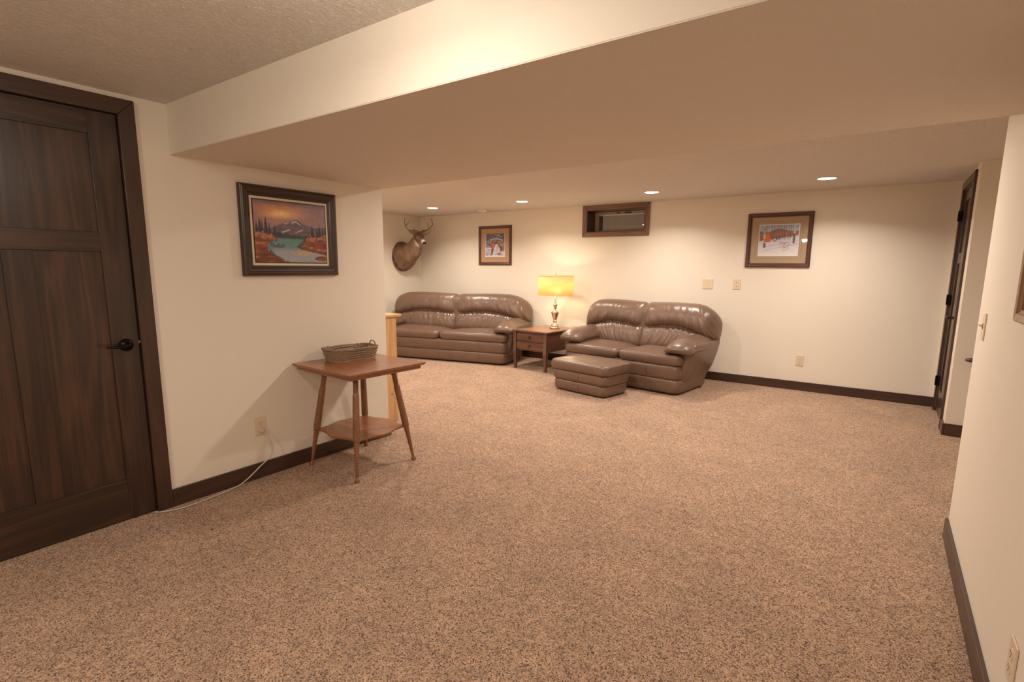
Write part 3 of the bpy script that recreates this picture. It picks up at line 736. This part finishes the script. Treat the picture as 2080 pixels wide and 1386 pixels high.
def couch(name, label, hw, loc, rz, seed):
    t = empty(name, loc, rz, label, 'sofa')
    bw = hw-.125
    def crease(x, y, z): return (x, y+.004*nz(x*7+seed, z*9, y*3), z)
    leather(MB().rings(band(-bw, bw, 0, .74, .018, .168, .085, .030, cf=crease)), 'lower_band', t)
    leather(MB().rings(band(-bw-.004, bw+.004, -.006, .74, .162, .318, .085, .034, cf=crease)), 'middle_band', t)
    for s in (-1, 1):
        x0, x1 = (-bw-.012, -.002) if s < 0 else (.002, bw+.012)
        def cf(x, y, z, s=s):
            k = max(0, z-.36)
            z += .014*nz(x*3.2+seed, y*3.0, s)*(1 if z > .38 else 0)+.005*nz(x*14, y*5+seed, 3)*(1 if z > .38 else .2)
            z -= .030*sstepf(.40, .62, y)*(1 if z > .40 else 0)
            y += .004*nz(x*16, z*6, seed)
            return (x, y, z)
        leather(MB().rings(band(x0, x1, -.016, .62, .312, .425, .075, .045, .030, cf=cf)), 'seat_cushion', t)
    # stitched seams across the front
    for x in ([-bw*.5, bw*.5] if hw < 1 else [-bw*.62, 0, bw*.62]):
        for z0, z1, yy in ((.030, .156, -.0005), (.175, .306, -.0065)):
            MB().tube([(x, yy+.020*(abs((z-(z0+z1)/2)/((z1-z0)/2))**4), z) for z in [z0+(z1-z0)*k/10 for k in range(11)]], .0016, 5).build('seam', SEAM, t)
    # arms: body and pillow
    for s in (-1, 1):
        st = []
        for z, xi, xo, y0, y1 in ((.012, .31, .160, .11, .66), (.03, .31, .145, .095, .69), (.12, .31, .130, .085, .72), (.25, .31, .080, .080, .78), (.38, .31, .045, .085, .80), (.50, .30, .022, .10, .81), (.540, .28, .020, .14, .80), (.552, .24, .05, .18, .77)):
            a, b = (hw-xi, hw-xo); 
            if s < 0: a, b = -b, -a
            st.append(rrect(a, b, y0, y1, .055, 7, z))
        leather(MB().rings(st), 'arm_body', t)
        rg = []
        N = 26
        for k in range(N+1):
            q = k/N; y = -.045+.76*q
            e = math.sin(PI*min(1, max(0, q))**.62)**.42 if 0 < q < 1 else 0.02
            e = max(.03, min(1, (1-(1-min(q/.20, 1))**2.4)**.5))*(1 if q < .8 else max(.55, 1-.45*((q-.8)/.2)**2))
            rx = .155*e*(1-.08*q); rz_ = (.060+.012*q)*e
            cz = .492+.042*sstepf(0, .30, q)+.020*sstepf(.5, 1, q); cx = hw-.172
            ring = []
            for i in range(26):
                a = 2*PI*i/26; ca, sa = math.cos(a), math.sin(a)
                px = rx*math.copysign(abs(ca)**.8, ca); pz = rz_*math.copysign(abs(sa)**.85, sa)
                if sa < 0: pz -= .028*(1-abs(ca))*0-.0; 
                pz -= .045*(abs(px)/.142)**2.2*e
                wv = .0045*nz(a*3+seed, q*3, 7)+.004*nz(a*1.3, q*26+seed, s)*(1-q)
                ring.append((s*(cx+px*(1+wv*8)), y, cz+pz*(1+wv*10)))
            rg.append(ring)
        leather(MB().rings(rg), 'arm_pillow', t)
    # back shell
    def zt(x):
        a = abs(x)/hw; top = .928-.006*math.cos(a*PI*2)
        if a > .68:
            q = (a-.68)/.32; top -= .25*(1-math.sqrt(max(0, 1-min(1, q)**2.3)))
        return top
    def fm(u, v, tt):
        x = (-1+2*u)*(hw-.010); z0 = .05; z1 = zt(x)-.018; z = z0+(z1-z0)*v
        wv_ = .84+.16*sstepf(.0, .62, z); yc = .705+.02*z
        return (x*wv_, yc-tt, z)
    vs, fs = quilt(fm, 84, 24, 12, 12, .17, .082)
    leather(MB().add(vs, fs), 'back_shell', t)
    # back cushions: lumbar pad and head roll with a wrinkled arched seam between
    def zs(a): return .625+.055*math.sin(PI*min(1, a*1.05))-.075*a**3.2
    def yp(z): return .535+.26*(z-.40)
    for s in (-1, 1):
        def roll(u, v, tt, s=s):
            x = -.006+(hw+.006)*u; a = u; zb = zs(a)-.004; z1 = zt(abs(x))-.030*math.exp(-(u/.035)**2)
            z = zb+(z1-zb)*v
            return (s*x, yp(z)-tt*.97+.13*max(0, (u-.84)/.16)**2, z-tt*.10*(1-v))
        def wrr(u, v, s=s):
            g = u*hw+.18*u*u*v
            return (.019*math.exp(-v/.25)*nz(g*30+seed, v*1.2, s*3)+.008*nz(g*13+v*1.5, v*1.2+seed, s+9)*(1-.5*v)+.003*nz(g*34+v*3, v*2, seed)*(.4+u))*(1+.7*u*u)
        vs, fs = quilt(roll, 110, 26, 6, 2.6, .130, .16, wrr); leather(MB().add(vs, fs), 'head_roll', t)
        def lum(u, v, tt, s=s):
            x = -.016+(hw-.060+.016)*u; a = u*(hw-.07)/hw; z1 = zs(a)+.012; zb = .385; z = zb+(z1-zb)*v
            return (s*x, yp(z)-tt, z)
        def wrl(u, v, s=s):
            g = u*hw-.10*v
            return (.014*math.exp(-(1-v)/.30)*nz(g*30+seed, v*1.2, s*5)+.007*nz(g*17+v*1.0, v*1.2+seed, s+19)+.006*nz(g*38-v*3, v*2, seed+2))
        vs, fs = quilt(lum, 100, 22, 8, 2.8, .095, .08, wrl); leather(MB().add(vs, fs), 'lumbar_pad', t)
    return t
def sstepf(a, b, x):
    t = min(1, max(0, (x-a)/(b-a))); return t*t*(3-2*t)

def local_to_world(o, rz, x, y): return (o[0]+x*math.cos(rz)-y*math.sin(rz), o[1]+x*math.sin(rz)+y*math.cos(rz), o[2] if len(o) > 2 else 0)
rzL = R(-8); ol = local_to_world((1.40, 5.36, 0), rzL, -.685, 0)
couch('loveseat', 'two-seat brown leather loveseat right of the table lamp', .862, ol, rzL, 3.1)
rzS = R(14); os_ = local_to_world((-.985, 5.66, 0), rzS, -.995, 0)
couch('sofa', 'long brown leather sofa in the corner under the deer head', 1.145, os_, rzS, 8.7)

# ottoman
oo = empty('ottoman', local_to_world((.196, 4.913, 0), R(-11), .355, .235), R(-11), 'brown leather ottoman on the carpet before the loveseat', 'ottoman')
W2, D2 = .365, .235
def oc(x, y, z): return (x+.003*nz(x*5, y*5, z*9), y+.003*nz(x*7, z*9, 3), z)
leather(MB().rings(band(-W2+.015, W2-.015, -D2+.012, D2-.012, .012, .128, .07, .026, cf=oc)), 'lower_band', oo)
leather(MB().rings(band(-W2, W2, -D2, D2, .124, .238, .07, .030, cf=oc)), 'middle_band', oo)
def oct_(x, y, z):
    if z > .30: z += .008*nz(x*5+4, y*6)+.006*nz(x*22+y*9, y*5)*math.exp(-((x+.10)**2+(y)**2)/.02)
    return (x, y, z)
leather(MB().rings(band(-W2-.018, W2+.018, -D2-.018, D2+.018, .232, .335, .075, .034, .040, seg=12, nr=11, cf=oct_)), 'top_cushion', oo)
for z0, z1, off in ((.026, .116, -.012), (.136, .228, 0)):
    MB().tube([(.02, -D2-off-.0005+.016*(abs((z-(z0+z1)/2)/((z1-z0)/2))**4), z) for z in [z0+(z1-z0)*k/10 for k in range(11)]], .0015, 5).build('seam', SEAM, oo)
# piping round the top cushion
MB().rings([[(p[0]+dx, p[1]+dy, .318+dz) for p, (dx, dy) in ((q, (0, 0)) for q in rrect(-W2-.012+e, W2+.012-e, -D2-.012+e, D2+.012-e, .075, 12))] for e, dz in ((0, .002), (-.0022, 0), (0, -.002), (.0022, 0))], closed=True).build('piping', SEAM, oo, smooth=True)

# ================================================================== ANTIQUE TABLE
at_ = empty('antique_table', (.315, 2.218, 0), 0, 'antique reddish wooden table with splayed spiral-turned legs against the left wall', 'table')
TR = R(-3)
def rotz(x, y, a=TR): return (x*math.cos(a)-y*math.sin(a), x*math.sin(a)+y*math.cos(a))
def slab(cx, cy, hx, hy, prof, rot):
    rg = []
    for ins, z in prof:
        rg.append([(cx+rotz(sx*(hx-ins), sy*(hy-ins), rot)[0], cy+rotz(sx*(hx-ins), sy*(hy-ins), rot)[1], z) for sx, sy in ((-1, -1), (1, -1), (1, 1), (-1, 1))])
    return MB().rings(rg)
slab(.022, -.012, .308, .298, [(.024, .664), (.022, .672), (.010, .676), (.003, .682), (0, .688), (0, .695)], TR).build('tabletop', wood('cherry', 0), at_, bevel=.0012)
slab(.022, -.012, .287, .277, [(.004, .652), (0, .6645)], TR).build('apron', wood('walnut', 0), at_, bevel=.002)
feet = {(-1, -1): (.076-.315, 1.985-2.218), (1, -1): (.558-.315, 1.975-2.218), (1, 1): (.556-.315, 2.462-2.218), (-1, 1): (.066-.315, 2.455-2.218)}
for (sx, sy), (fx_, fy_) in feet.items():
    top = Vector((sx*.152, sy*.152, .650)); foot = Vector((fx_, fy_, 0)); ln = (top-foot).length
    prof = []; N = 420
    for k in range(N+1):
        q = k/N
        gr = max(0.0, math.sin(q*410))**5
        if q < .015: r = .0160
        elif q < .045: r = .0160-.0055*sstepf(.015, .045, q)
        elif q < .37: r = .0092+.0090*(q-.045)/.325-.0016*max(0, math.sin(q*230))**2
        elif q < .40: r = .0190+.0040*sstepf(.37, .40, q)
        elif q < .80: r = .0235-.0030*((q-.40)/.40)-.0024*gr
        elif q < .83: r = .0200-.0030*sstepf(.80, .83, q)
        elif q < .93: r = .0170-.0018*gr
        else: r = .0175+.0018*math.sin(q*130)
        prof.append((r, ln*q))
    MB().lathe(prof, 18, foot, top-foot).build('leg', wood('walnut', 2), at_, smooth=True)
# scalloped lower shelf
sh = []; n_ = 24
pc = [(-.215, -.19), (.185, -.19), (.185, .215), (-.215, .215)]
pc = [tuple(Vector((sx*.152, sy*.152))+(Vector(feet[(sx, sy)])-Vector((sx*.152, sy*.152)))*(1-.245/.65)) for sx, sy in ((-1, -1), (1, -1), (1, 1), (-1, 1))]
loop = []
for i in range(4):
    a, b = Vector(pc[i]), Vector(pc[(i+1) % 4]); d = b-a; nrm = Vector((d.y, -d.x)).normalized()
    for k in range(n_):
        q = k/n_; off = .046*math.sin(q*PI)**4-.014*math.sin(q*PI)
        p = a+d*q+nrm*off; loop.append((p.x, p.y))
MB().rings([[(x, y, z) for x, y in loop] for z in (.237, .252)]).build('lower_shelf', wood('cherry', 0), at_, bevel=.002)

# basket
WICK = plain('grey_brown_wicker', srgb(158, 134, 110), .7, bumpscale=120, bumpstr=.4); WICK2 = plain('pale_wicker_rod', srgb(190, 170, 148), .7, bumpscale=90, bumpstr=.3)
bk = empty('wicker_basket', (.177, 2.262, .695), R(-8), 'long grey wicker basket with one loop handle on the antique table', 'basket')
def bring(z, n=120, exp=5.5, grow=0.0):
    hx = .080+.018*z/.078+grow; hy = .150+.020*z/.078+grow; out = []
    for i in range(n):
        a = 2*PI*i/n; ca, sa = math.cos(a), math.sin(a)
        out.append(Vector((hx*math.copysign(abs(ca)**(2/exp), ca), hy*math.copysign(abs(sa)**(2/exp), sa), z)))
    return out
wv_ = MB()
for r_ in range(9):
    z = .008+r_*.0080; pts = bring(z); n = len(pts); ctr = Vector((0, 0, z))
    P_ = [p+(p-ctr).normalized()*(.0036*math.cos(PI*(i/4+r_ % 2)))+Vector((0, 0, .001*nz(i*.3, r_))) for i, p in enumerate(pts)]
    rgs = []
    for i in range(n):
        t_ = (P_[(i+1) % n]-P_[i-1]).normalized(); nn = t_.cross(Vector((0, 0, 1))).normalized()
        rgs.append([tuple(P_[i]+(nn*math.cos(a)+Vector((0, 0, 1))*math.sin(a))*.0044) for a in [2*PI*k/6 for k in range(6)]])
    wv_.rings(rgs, closed=True)
wv_.build('woven_wall', WICK, bk, smooth=True)
rim = MB()
for j in range(2):
    pts = bring(.080, 120, 5.5, .0015); rgs = []
    for i in range(120):
        a0 = i*.55+j*PI; p = pts[i]+Vector((0, 0, .0035*math.sin(a0)))+(pts[i]-Vector((0, 0, .08))).normalized()*.0035*math.cos(a0)
        t_ = (pts[(i+1) % 120]-pts[i-1]).normalized(); nn = t_.cross(Vector((0, 0, 1))).normalized()
        rgs.append([tuple(p+(nn*math.cos(a)+Vector((0, 0, 1))*math.sin(a))*.0048) for a in [2*PI*k/6 for k in range(6)]])
    rim.rings(rgs, closed=True)
rim.build('braided_rim', WICK, bk, smooth=True)
pts = bring(.003, 100, 5.5, .002); rgs = []
for i in range(100):
    t_ = (pts[(i+1) % 100]-pts[i-1]).normalized(); nn = t_.cross(Vector((0, 0, 1))).normalized()
    rgs.append([tuple(pts[i]+(nn*math.cos(a)+Vector((0, 0, 1))*math.sin(a))*.0032) for a in [2*PI*k/6 for k in range(6)]])
MB().rings(rgs, closed=True).build('base_rod', WICK2, bk, smooth=True)
bt = MB().rings([[tuple(p) for p in bring(.002)], [tuple(p) for p in bring(.006)]]).build('basket_bottom', WICK, bk)
stk = MB()
for i in range(0, 120, 4):
    a, b = bring(.003)[i], bring(.080)[i]; stk.tube([tuple(a), tuple((a+b)/2), tuple(b)], .0022, 5)
stk.build('stake', WICK2, bk, smooth=True, kind='stuff')
hd = MB(); ysg = .168
for j in (0, 1):
    pp = []
    for k in range(33):
        a = PI*k/32; q = k*.8+j*PI
        pp.append((-.036*math.cos(a)*1.0+.002*math.cos(q), ysg+.004+.002*math.sin(q), .078+.034*math.sin(a)))
    hd.tube(pp, .0034, 6)
hd.build('loop_handle', WICK, bk, smooth=True)

# ================================================================== END TABLE + LAMP
et = empty('end_table', (-.525, 5.975, 0), R(-6), 'dark walnut end table with two drawers between the sofa and the loveseat', 'end table')
EX, EY = .285, .36; WX = lambda a: wood('endwood', a)
MB().box(-EX, EX, -EY, EY, .492, .512).build('tabletop', WX(1), et, bevel=.004)
MB().box(-EX+.045, EX-.045, -EY+.045, EY-.045, .5121, .5136).build('top_inlay', wood('cherry', 1), et)
MB().box(-EX+.030, EX-.030, -EY+.036, EY-.025, .25, .492).build('cabinet_body', WX(1), et, bevel=.002)
for sx in (-1, 1):
    for sy in (-1, 1):
        x, y = sx*(EX-.037), sy*(EY-.037)
        rg = [[(x+a*h_, y+b*h_, z) for a, b in ((-1, -1), (1, -1), (1, 1), (-1, 1))] for z, h_ in ((0, .0145), (.20, .023), (.215, .027), (.235, .027), (.240, .0235), (.492, .0235))]
        MB().rings(rg).build('leg', WX(2), et, bevel=.002)
for z0, z1 in ((.268, .362), (.376, .472)):
    dr = MB().box(-EX+.065, EX-.065, -EY+.020, -EY+.036, z0, z1).build('drawer', WX(0), et, bevel=.004)
    k = MB(); k.lathe([(.001, 0), (.016, 0), (.014, .004), (.006, .006), (.006, .014), (.001, .014)], 16, (0, -EY+.020, (z0+z1)/2+.008), (0, -1, 0))
    cz = (z0+z1)/2-.006
    rgs = []
    for i in range(20):
        a = 2*PI*i/20; ctr = Vector((.018*math.cos(a), -EY+.006, cz+.018*math.sin(a))); o_ = Vector((math.cos(a), 0, math.sin(a)))
        rgs.append([tuple(ctr+(o_*math.cos(b)+Vector((0, 1, 0))*math.sin(b))*.003) for b in [2*PI*q/6 for q in range(6)]])
    k.rings(rgs, closed=True); k.build('ring_pull', plain('aged_pull_brass', (.09, .06, .035), .4, .8), dr, smooth=True)
lp = empty('table_lamp', (-.437, 6.06, .5136), 0, 'brass urn table lamp with a lit yellow drum shade', 'lamp')
MB().lathe([(.001, 0), (.064, 0), (.066, .006), (.066, .022), (.058, .028), (.050, .030)], 36).build('foot', BRASS, lp, smooth=True, bevel=0)
MB().lathe([(.050, .030), (.054, .036), (.053, .044), (.044, .056), (.028, .068), (.021, .082), (.023, .090), (.030, .096), (.030, .104), (.021, .110), (.024, .122), (.034, .150), (.043, .178), (.050, .205), (.052, .222), (.046, .228),
            (.030, .238), (.017, .246), (.015, .262), (.021, .290), (.023, .305), (.031, .316), (.030, .324), (.016, .330), (.011, .342), (.011, .44), (.001, .44)], 36).build('urn_body', BRASS, lp, smooth=True)
MB().lathe([(.0505, .205), (.054, .213), (.054, .221), (.0505, .226)], 36, cap=False).build('urn_collar', BRASS, lp, smooth=True)
SR, S0, S1 = .232, .440, .700
sp_ = MB(); NS = 64
sp_.rings([[(r*math.cos(2*PI*i/NS), r*math.sin(2*PI*i/NS), z) for i in range(NS)] for r, z in ((SR, S0), (SR, S1), (SR-.0015, S1), (SR-.0015, S0))], closed=True)
sd = sp_.build('lamp_shade', SHADE, lp, smooth=False)
for p in sd.data.polygons: p.use_smooth = True
for z in (S0+.003, S1-.003):
    MB().rings([[((SR+.0008+.0018*math.cos(b))*math.cos(2*PI*i/NS), (SR+.0008+.0018*math.cos(b))*math.sin(2*PI*i/NS), z+.003*math.sin(b)) for b in [2*PI*q/6 for q in range(6)]] for i in range(NS)], closed=True).build('shade_trim', plain('shade_trim_cloth', (.72, .62, .42), .8), sd, smooth=True)
sp2 = MB()
for k in range(3):
    a = 2*PI*k/3+.4; sp2.tube([(0, 0, S1-.02), (SR*.97*math.cos(a), SR*.97*math.sin(a), S1-.006)], .0018, 5)
sp2.build('spider', BRASS, sd)
MB().lathe([(.003, S1-.03), (.003, S1+.012), (.009, S1+.016), (.011, S1+.026), (.006, S1+.034), (.001, S1+.038)], 14).build('finial', BRASS, lp, smooth=True)
hp = MB()
for s in (-1, 1): hp.tube([(s*.006, 0, .44), (s*.045, 0, .50), (s*.050, 0, .58), (s*.030, 0, .65), (0, 0, S1-.03)], .0017, 5)
hp.build('harp', BRASS, lp, smooth=True)
MB().lathe([(.001, .452), (.013, .452), (.014, .475), (.022, .495), (.030, .525), (.031, .545), (.024, .568), (.010, .580), (.001, .582)], 20).build('bulb', mat_emit('lamp_bulb_glow', LAMP_COL, LAMP_W*20), lp, smooth=True)
MB((-.437, 6.06, .5136)).tube(smooth_pts([(-.45, 6.12, .5175), (-.50, 6.20, .5168), (-.56, 6.30, .5168), (-.575, 6.345, .5168), (-.58, 6.375, .5168)]), .003, 6).build('cable', BROWNCORD, lp, smooth=True)
lc = empty('lamp_cord', (-.60, 6.40, .02), 0, 'thin brown lamp cord hanging down behind the end table', 'cord')
MB((-.60, 6.40, .02)).tube(smooth_pts([(-.58, 6.378, .5165), (-.585, 6.392, .505), (-.59, 6.40, .44), (-.60, 6.405, .30), (-.66, 6.41, .17), (-.74, 6.41, .07), (-.80, 6.40, .006), (-.84, 6.395, .006)]), .003, 6).build('cable', BROWNCORD, lc, smooth=True)

# ================================================================== PINE BOOKCASE behind the partition end
pb = empty('pine_bookcase', (-.55, 2.93, 0), 0, 'low raw pine bookcase tucked behind the end of the left wall', 'bookcase')
OP = (-.55, 2.93, 0)
y0, y1 = YK+.015, 3.088
MB(OP).box(-.284, -.264, y0, y1, 0, .897).build('side_panel', wood('pine', 2), pb, bevel=.002)
MB(OP).box(-.95, -.93, y0, y1, 0, .897).build('side_panel', wood('pine', 2), pb, bevel=.002)
MB(OP).box(-.965, -.248, y0, y1+.05, .897, .918).build('bookcase_top', wood('pine', 0), pb, bevel=.003)
for z in (.07, .36, .62): MB(OP).box(-.93, -.284, y0, y1-.004, z, z+.018).build('shelf', wood('pine', 0), pb)
MB(OP).box(-.93, -.284, y0, y0+.006, .0, .897).build('back_panel', wood('pine', 0), pb)
kn = MB(OP).lathe([(.001, 0), (.008, 0), (.006, .0008), (.001, .0008)], 12, (-.264, 3.02, .235), (1, 0, 0)).build('knot', plain('pine_knot', (.20, .08, .03), .5), pb)

# ================================================================== HANDRAIL in the hall
hr = empty('handrail', (3.70, 5.33, .62), 0, 'brown wooden handrail end poking out behind the near right wall', 'handrail')
OH = (3.70, 5.33, .62)
rg = []
for x, k in ((3.652, .25), (3.662, .7), (3.68, 1), (3.75, 1), (4.5, 1)):
    rg.append([(x, 5.33+.026*math.copysign(abs(math.cos(a))**.7, math.cos(a))*k, .636+.017*math.copysign(abs(math.sin(a))**.7, math.sin(a))*k) for a in [2*PI*q/14 for q in range(14)]])
MB(OH).rings(rg).build('rail', wood('frame', 0), hr, smooth=True)
for x in (3.735, 4.3):
    br = MB(OH); br.tube([(x, 5.33, .621), (x, 5.335, .600), (x, 5.36, .590), (x, YA-.001, .588)], .0045, 8); br.lathe([(.001, 0), (.014, 0), (.011, .005), (.001, .005)], 14, (x, YA-.0005, .588), (0, -1, 0))
    br.build('bracket', plain('brown_bracket_metal', (.16, .08, .05), .45, .4), hr, smooth=True)

# ================================================================== DEER HEAD MOUNT
dm = empty('deer_head', (XL, 6.05, 1.24), 0, 'mounted whitetail deer head with antlers on the corner wall over the sofa', 'trophy')
OD = (XL, 6.05, 1.24)
def lerp(a, b, t): return a+(b-a)*t
def interp_ring(keys, n):
    """Catmull-Rom through (center, ry, rz, tilt vectors)"""
    arr = np.array(keys, float); out = []
    for i in range(len(arr)-1):
        p0, p1, p2, p3 = arr[max(i-1, 0)], arr[i], arr[i+1], arr[min(i+2, len(arr)-1)]
        for k in range(n):
            t = k/n; out.append(.5*((2*p1)+(p2-p0)*t+(2*p0-5*p1+4*p2-p3)*t*t+(3*p1-p0-3*p2+p3)*t**3))
    out.append(arr[-1]); return out
HD = Vector((.80, -.34, -.52)).normalized()             # the way the face looks
# cx, cy, cz, half width, half height, direction x, y, z
K = [(XL+.002, 6.055, 1.478, .205, .236, 1, 0, 0), (XL+.06, 6.055, 1.474, .206, .230, 1, 0, .05), (XL+.13, 6.050, 1.492, .185, .200, 1, 0, .25), (XL+.20, 6.045, 1.535, .150, .165, .9, 0, .55),
     (XL+.275, 6.045, 1.580, .120, .150, .75, -.05, .75), (XL+.330, 6.045, 1.640, .094, .128, .65, -.08, .8), (XL+.360, 6.045, 1.704, .078, .104, .70, -.15, .7), (XL+.378, 6.048, 1.762, .068, .074, .8, -.3, .35)]
P0 = Vector((XL+.405, 6.050, 1.792))
for s_, a_, b_ in ((.0, .062, .062), (.045, .064, .062), (.085, .060, .056), (.125, .045, .046), (.165, .034, .038), (.205, .030, .033), (.240, .029, .030), (.256, .020, .020), (.262, .004, .004)):
    q_ = P0+HD*s_; K.append((*q_, a_, b_, *HD))
rg = []; cols = []; SEG = 36
fr = interp_ring(K, 5); NF = len(fr)
for i, k in enumerate(fr):
    c = Vector(k[:3]); d = Vector(k[5:8]).normalized(); side = d.cross(Vector((0, 0, 1))).normalized(); upv = side.cross(d).normalized()
    ring = []
    for j in range(SEG):
        a = 2*PI*j/SEG; ca, sa = math.cos(a), math.sin(a)
        rr = 1+.012*nz(i*.8, a*3)
        if i < 7: rr *= 1+.03*nz(a*4, 5)
        p = c+side*ca*k[3]*rr+upv*sa*k[4]*rr
        ring.append(tuple(p))
        # fur colour
        fur = np.array([.235, .142, .085])*(1+.40*nz(p.x*12, p.y*12, p.z*9)+.35*nz(p.x*70, p.y*70, p.z*30))
        if i < 22 and sa > .75: fur = fur*.65                        # darker mane
        if 29 <= i <= 40 and sa < -.45: fur = lerp(fur, np.array([.58, .48, .38]), min(1, (-sa-.45)*2.4)*min(1, (i-28)/3))     # white throat
        if 61 <= i < 70: fur = lerp(fur, np.array([.70, .58, .48]), min(1, (i-60)/4))
        if i >= 56 and sa < -.4: fur = lerp(fur, np.array([.55, .45, .36]), .8)
        if i >= 70 and sa > -.45: fur = np.array([.012, .010, .010])
        if 44 <= i < 60 and sa > .55: fur = fur*.62
        if i < 2 or (i < 6 and nz(a*6, i*.5) > .1): fur = np.array([.055, .026, .014])
        cols.append((*np.clip(fur, .005, 1), 1))
    rg.append(ring)
m = MB(OD).rings(rg); m.col = cols
FUR = mat_attr('deer_fur', .75, 0, 140, .5, .003)
body = m.build('fur_body', FUR, dm, smooth=True)
head_c = P0+HD*.045; sideH = HD.cross(Vector((0, 0, 1))).normalized(); upH = sideH.cross(HD).normalized()
EYE = plain('glass_eye', (.008, .005, .004), .06, 0, 1.0)
for s in (-1, 1):
    ec = head_c+HD*.034+sideH*s*.0535+upH*.016
    MB(OD).lathe([(.0115*math.sin(PI*k/10)+.0002, .0115*-math.cos(PI*k/10)) for k in range(11)], 14, ec, sideH*s).build('eye', EYE, body, smooth=True)
    er = head_c+HD*.034+sideH*s*.0525+upH*.016
    MB(OD).lathe([(.010, -.002), (.0155, -.001), (.0165, .002), (.0125, .005)], 16, er+sideH*s*.002, sideH*s, cap=False).build('eyelid', plain('pale_eye_ring', (.50, .38, .28), .8), body, smooth=True)
    MB(OD).lathe([(.001, 0), (.0055, 0), (.004, .003), (.001, .003)], 10, P0+HD*.252+sideH*s*.012+upH*.006, (HD+sideH*s*.8)).build('nostril', SLOT, body)
# ears: cupped leaf shapes
targets = {-1: [(-2.943, 5.975, 1.779), (-2.962, 5.925, 1.828), (-2.978, 5.886, 1.868)], 1: [(-2.868, 6.136, 1.798), (-2.847, 6.192, 1.845), (-2.828, 6.238, 1.882)]}
for s in (-1, 1):
    P_ = [Vector(p) for p in targets[s]]; P_[0] = head_c-HD*.030+sideH*(s*.050)+upH*.018
    L_ = P_[2]-P_[0]; ax = L_.normalized(); FC = Vector((.74, -.64, -.1)); wd_ = ax.cross(FC).normalized(); nn = wd_.cross(ax).normalized()
    if nn.dot(FC) < 0: nn = -nn
    vs = []; cl = []; NU, NV = 12, 14
    for sd_ in (0, 1):
        for j in range(NV+1):
            q = j/NV; hwid = .042*(math.sin(PI*min(1, q*.93+.07)))**.75*(1 if q < 1 else 0)+.0005
            for i in range(NU+1):
                x = -1+2*i/NU
                cup = .020*(1-x*x)*math.sin(PI*(q*.85+.12))
                vs.append(tuple(P_[0]+L_*q+wd_*x*hwid-nn*(cup+sd_*.004)))
                if sd_ == 0: c = np.array([.52, .40, .30])*(1-.35*(abs(x) < .35)*(q < .6)) if abs(x) < .80 else np.array([.13, .075, .045])
                else: c = np.array([.17, .095, .055])
                cl.append((*c, 1))
    n = (NU+1)*(NV+1); fs = []
    for sd_ in (0, 1):
        for j in range(NV):
            for i in range(NU):
                a = sd_*n+j*(NU+1)+i; fs.append((a, a+1, a+NU+2, a+NU+1))
    for j in range(NV):
        for i in (0, NU): a = j*(NU+1)+i; fs.append((a, a+NU+1, n+a+NU+1, n+a))
    m = MB(OD).add(vs, fs); m.col = cl; m.build('ear', FUR, body, smooth=True)
# antlers
def mat_antler():
    m = NT('antler_bone'); n = m.noise(m.coord(scale=(1, 1, 1)), 30, 4)
    m.col(m.ramp(n, [(.3, (.19, .115, .06)), (.7, (.40, .27, .15))])); m.rough(.5); m.bump(m.noise(m.coord(), 90, 3), .3, .001); return m.m
ANT = mat_antler()
A = {-1: ([(-2.935, 6.018, 1.815), (-2.930, 5.990, 1.838), (-2.935, 5.945, 1.850), (-2.955, 5.888, 1.868), (-2.97, 5.838, 1.905), (-2.98, 5.815, 1.972), (-2.985, 5.820, 2.055)],
          [[(-2.978, 5.832, 1.935), (-2.96, 5.872, 1.980), (-2.945, 5.908, 2.028)], [(-2.928, 5.972, 1.842), (-2.925, 5.962, 1.88), (-2.93, 5.958, 1.928)]]),
     1: ([(-2.905, 6.068, 1.822), (-2.885, 6.100, 1.846), (-2.860, 6.142, 1.872), (-2.835, 6.200, 1.912), (-2.815, 6.245, 1.960), (-2.815, 6.250, 2.006), (-2.825, 6.226, 2.074)],
         [[(-2.84, 6.190, 1.905), (-2.84, 6.180, 1.960), (-2.85, 6.163, 2.008)], [(-2.878, 6.105, 1.850), (-2.876, 6.098, 1.885), (-2.882, 6.088, 1.925)]])}
for s, (main, tines) in A.items():
    m = MB(OD); P_ = smooth_pts(main, 6); m.tube(P_, [.0125*(1-.62*(k/len(P_)))+.0008*math.sin(k*2.1) for k in range(len(P_))][:-1]+[.0015], 10)
    m.lathe([(.012, 0), (.0165, .003), (.0165, .008), (.012, .011)], 12, P_[1], P_[3]-P_[1])
    for tn in tines:
        Q = smooth_pts(tn, 5); m.tube(Q, [.0075*(1-.8*k/len(Q)) for k in range(len(Q)-1)]+[.001], 8)
    m.build('antler', ANT, dm, smooth=True)
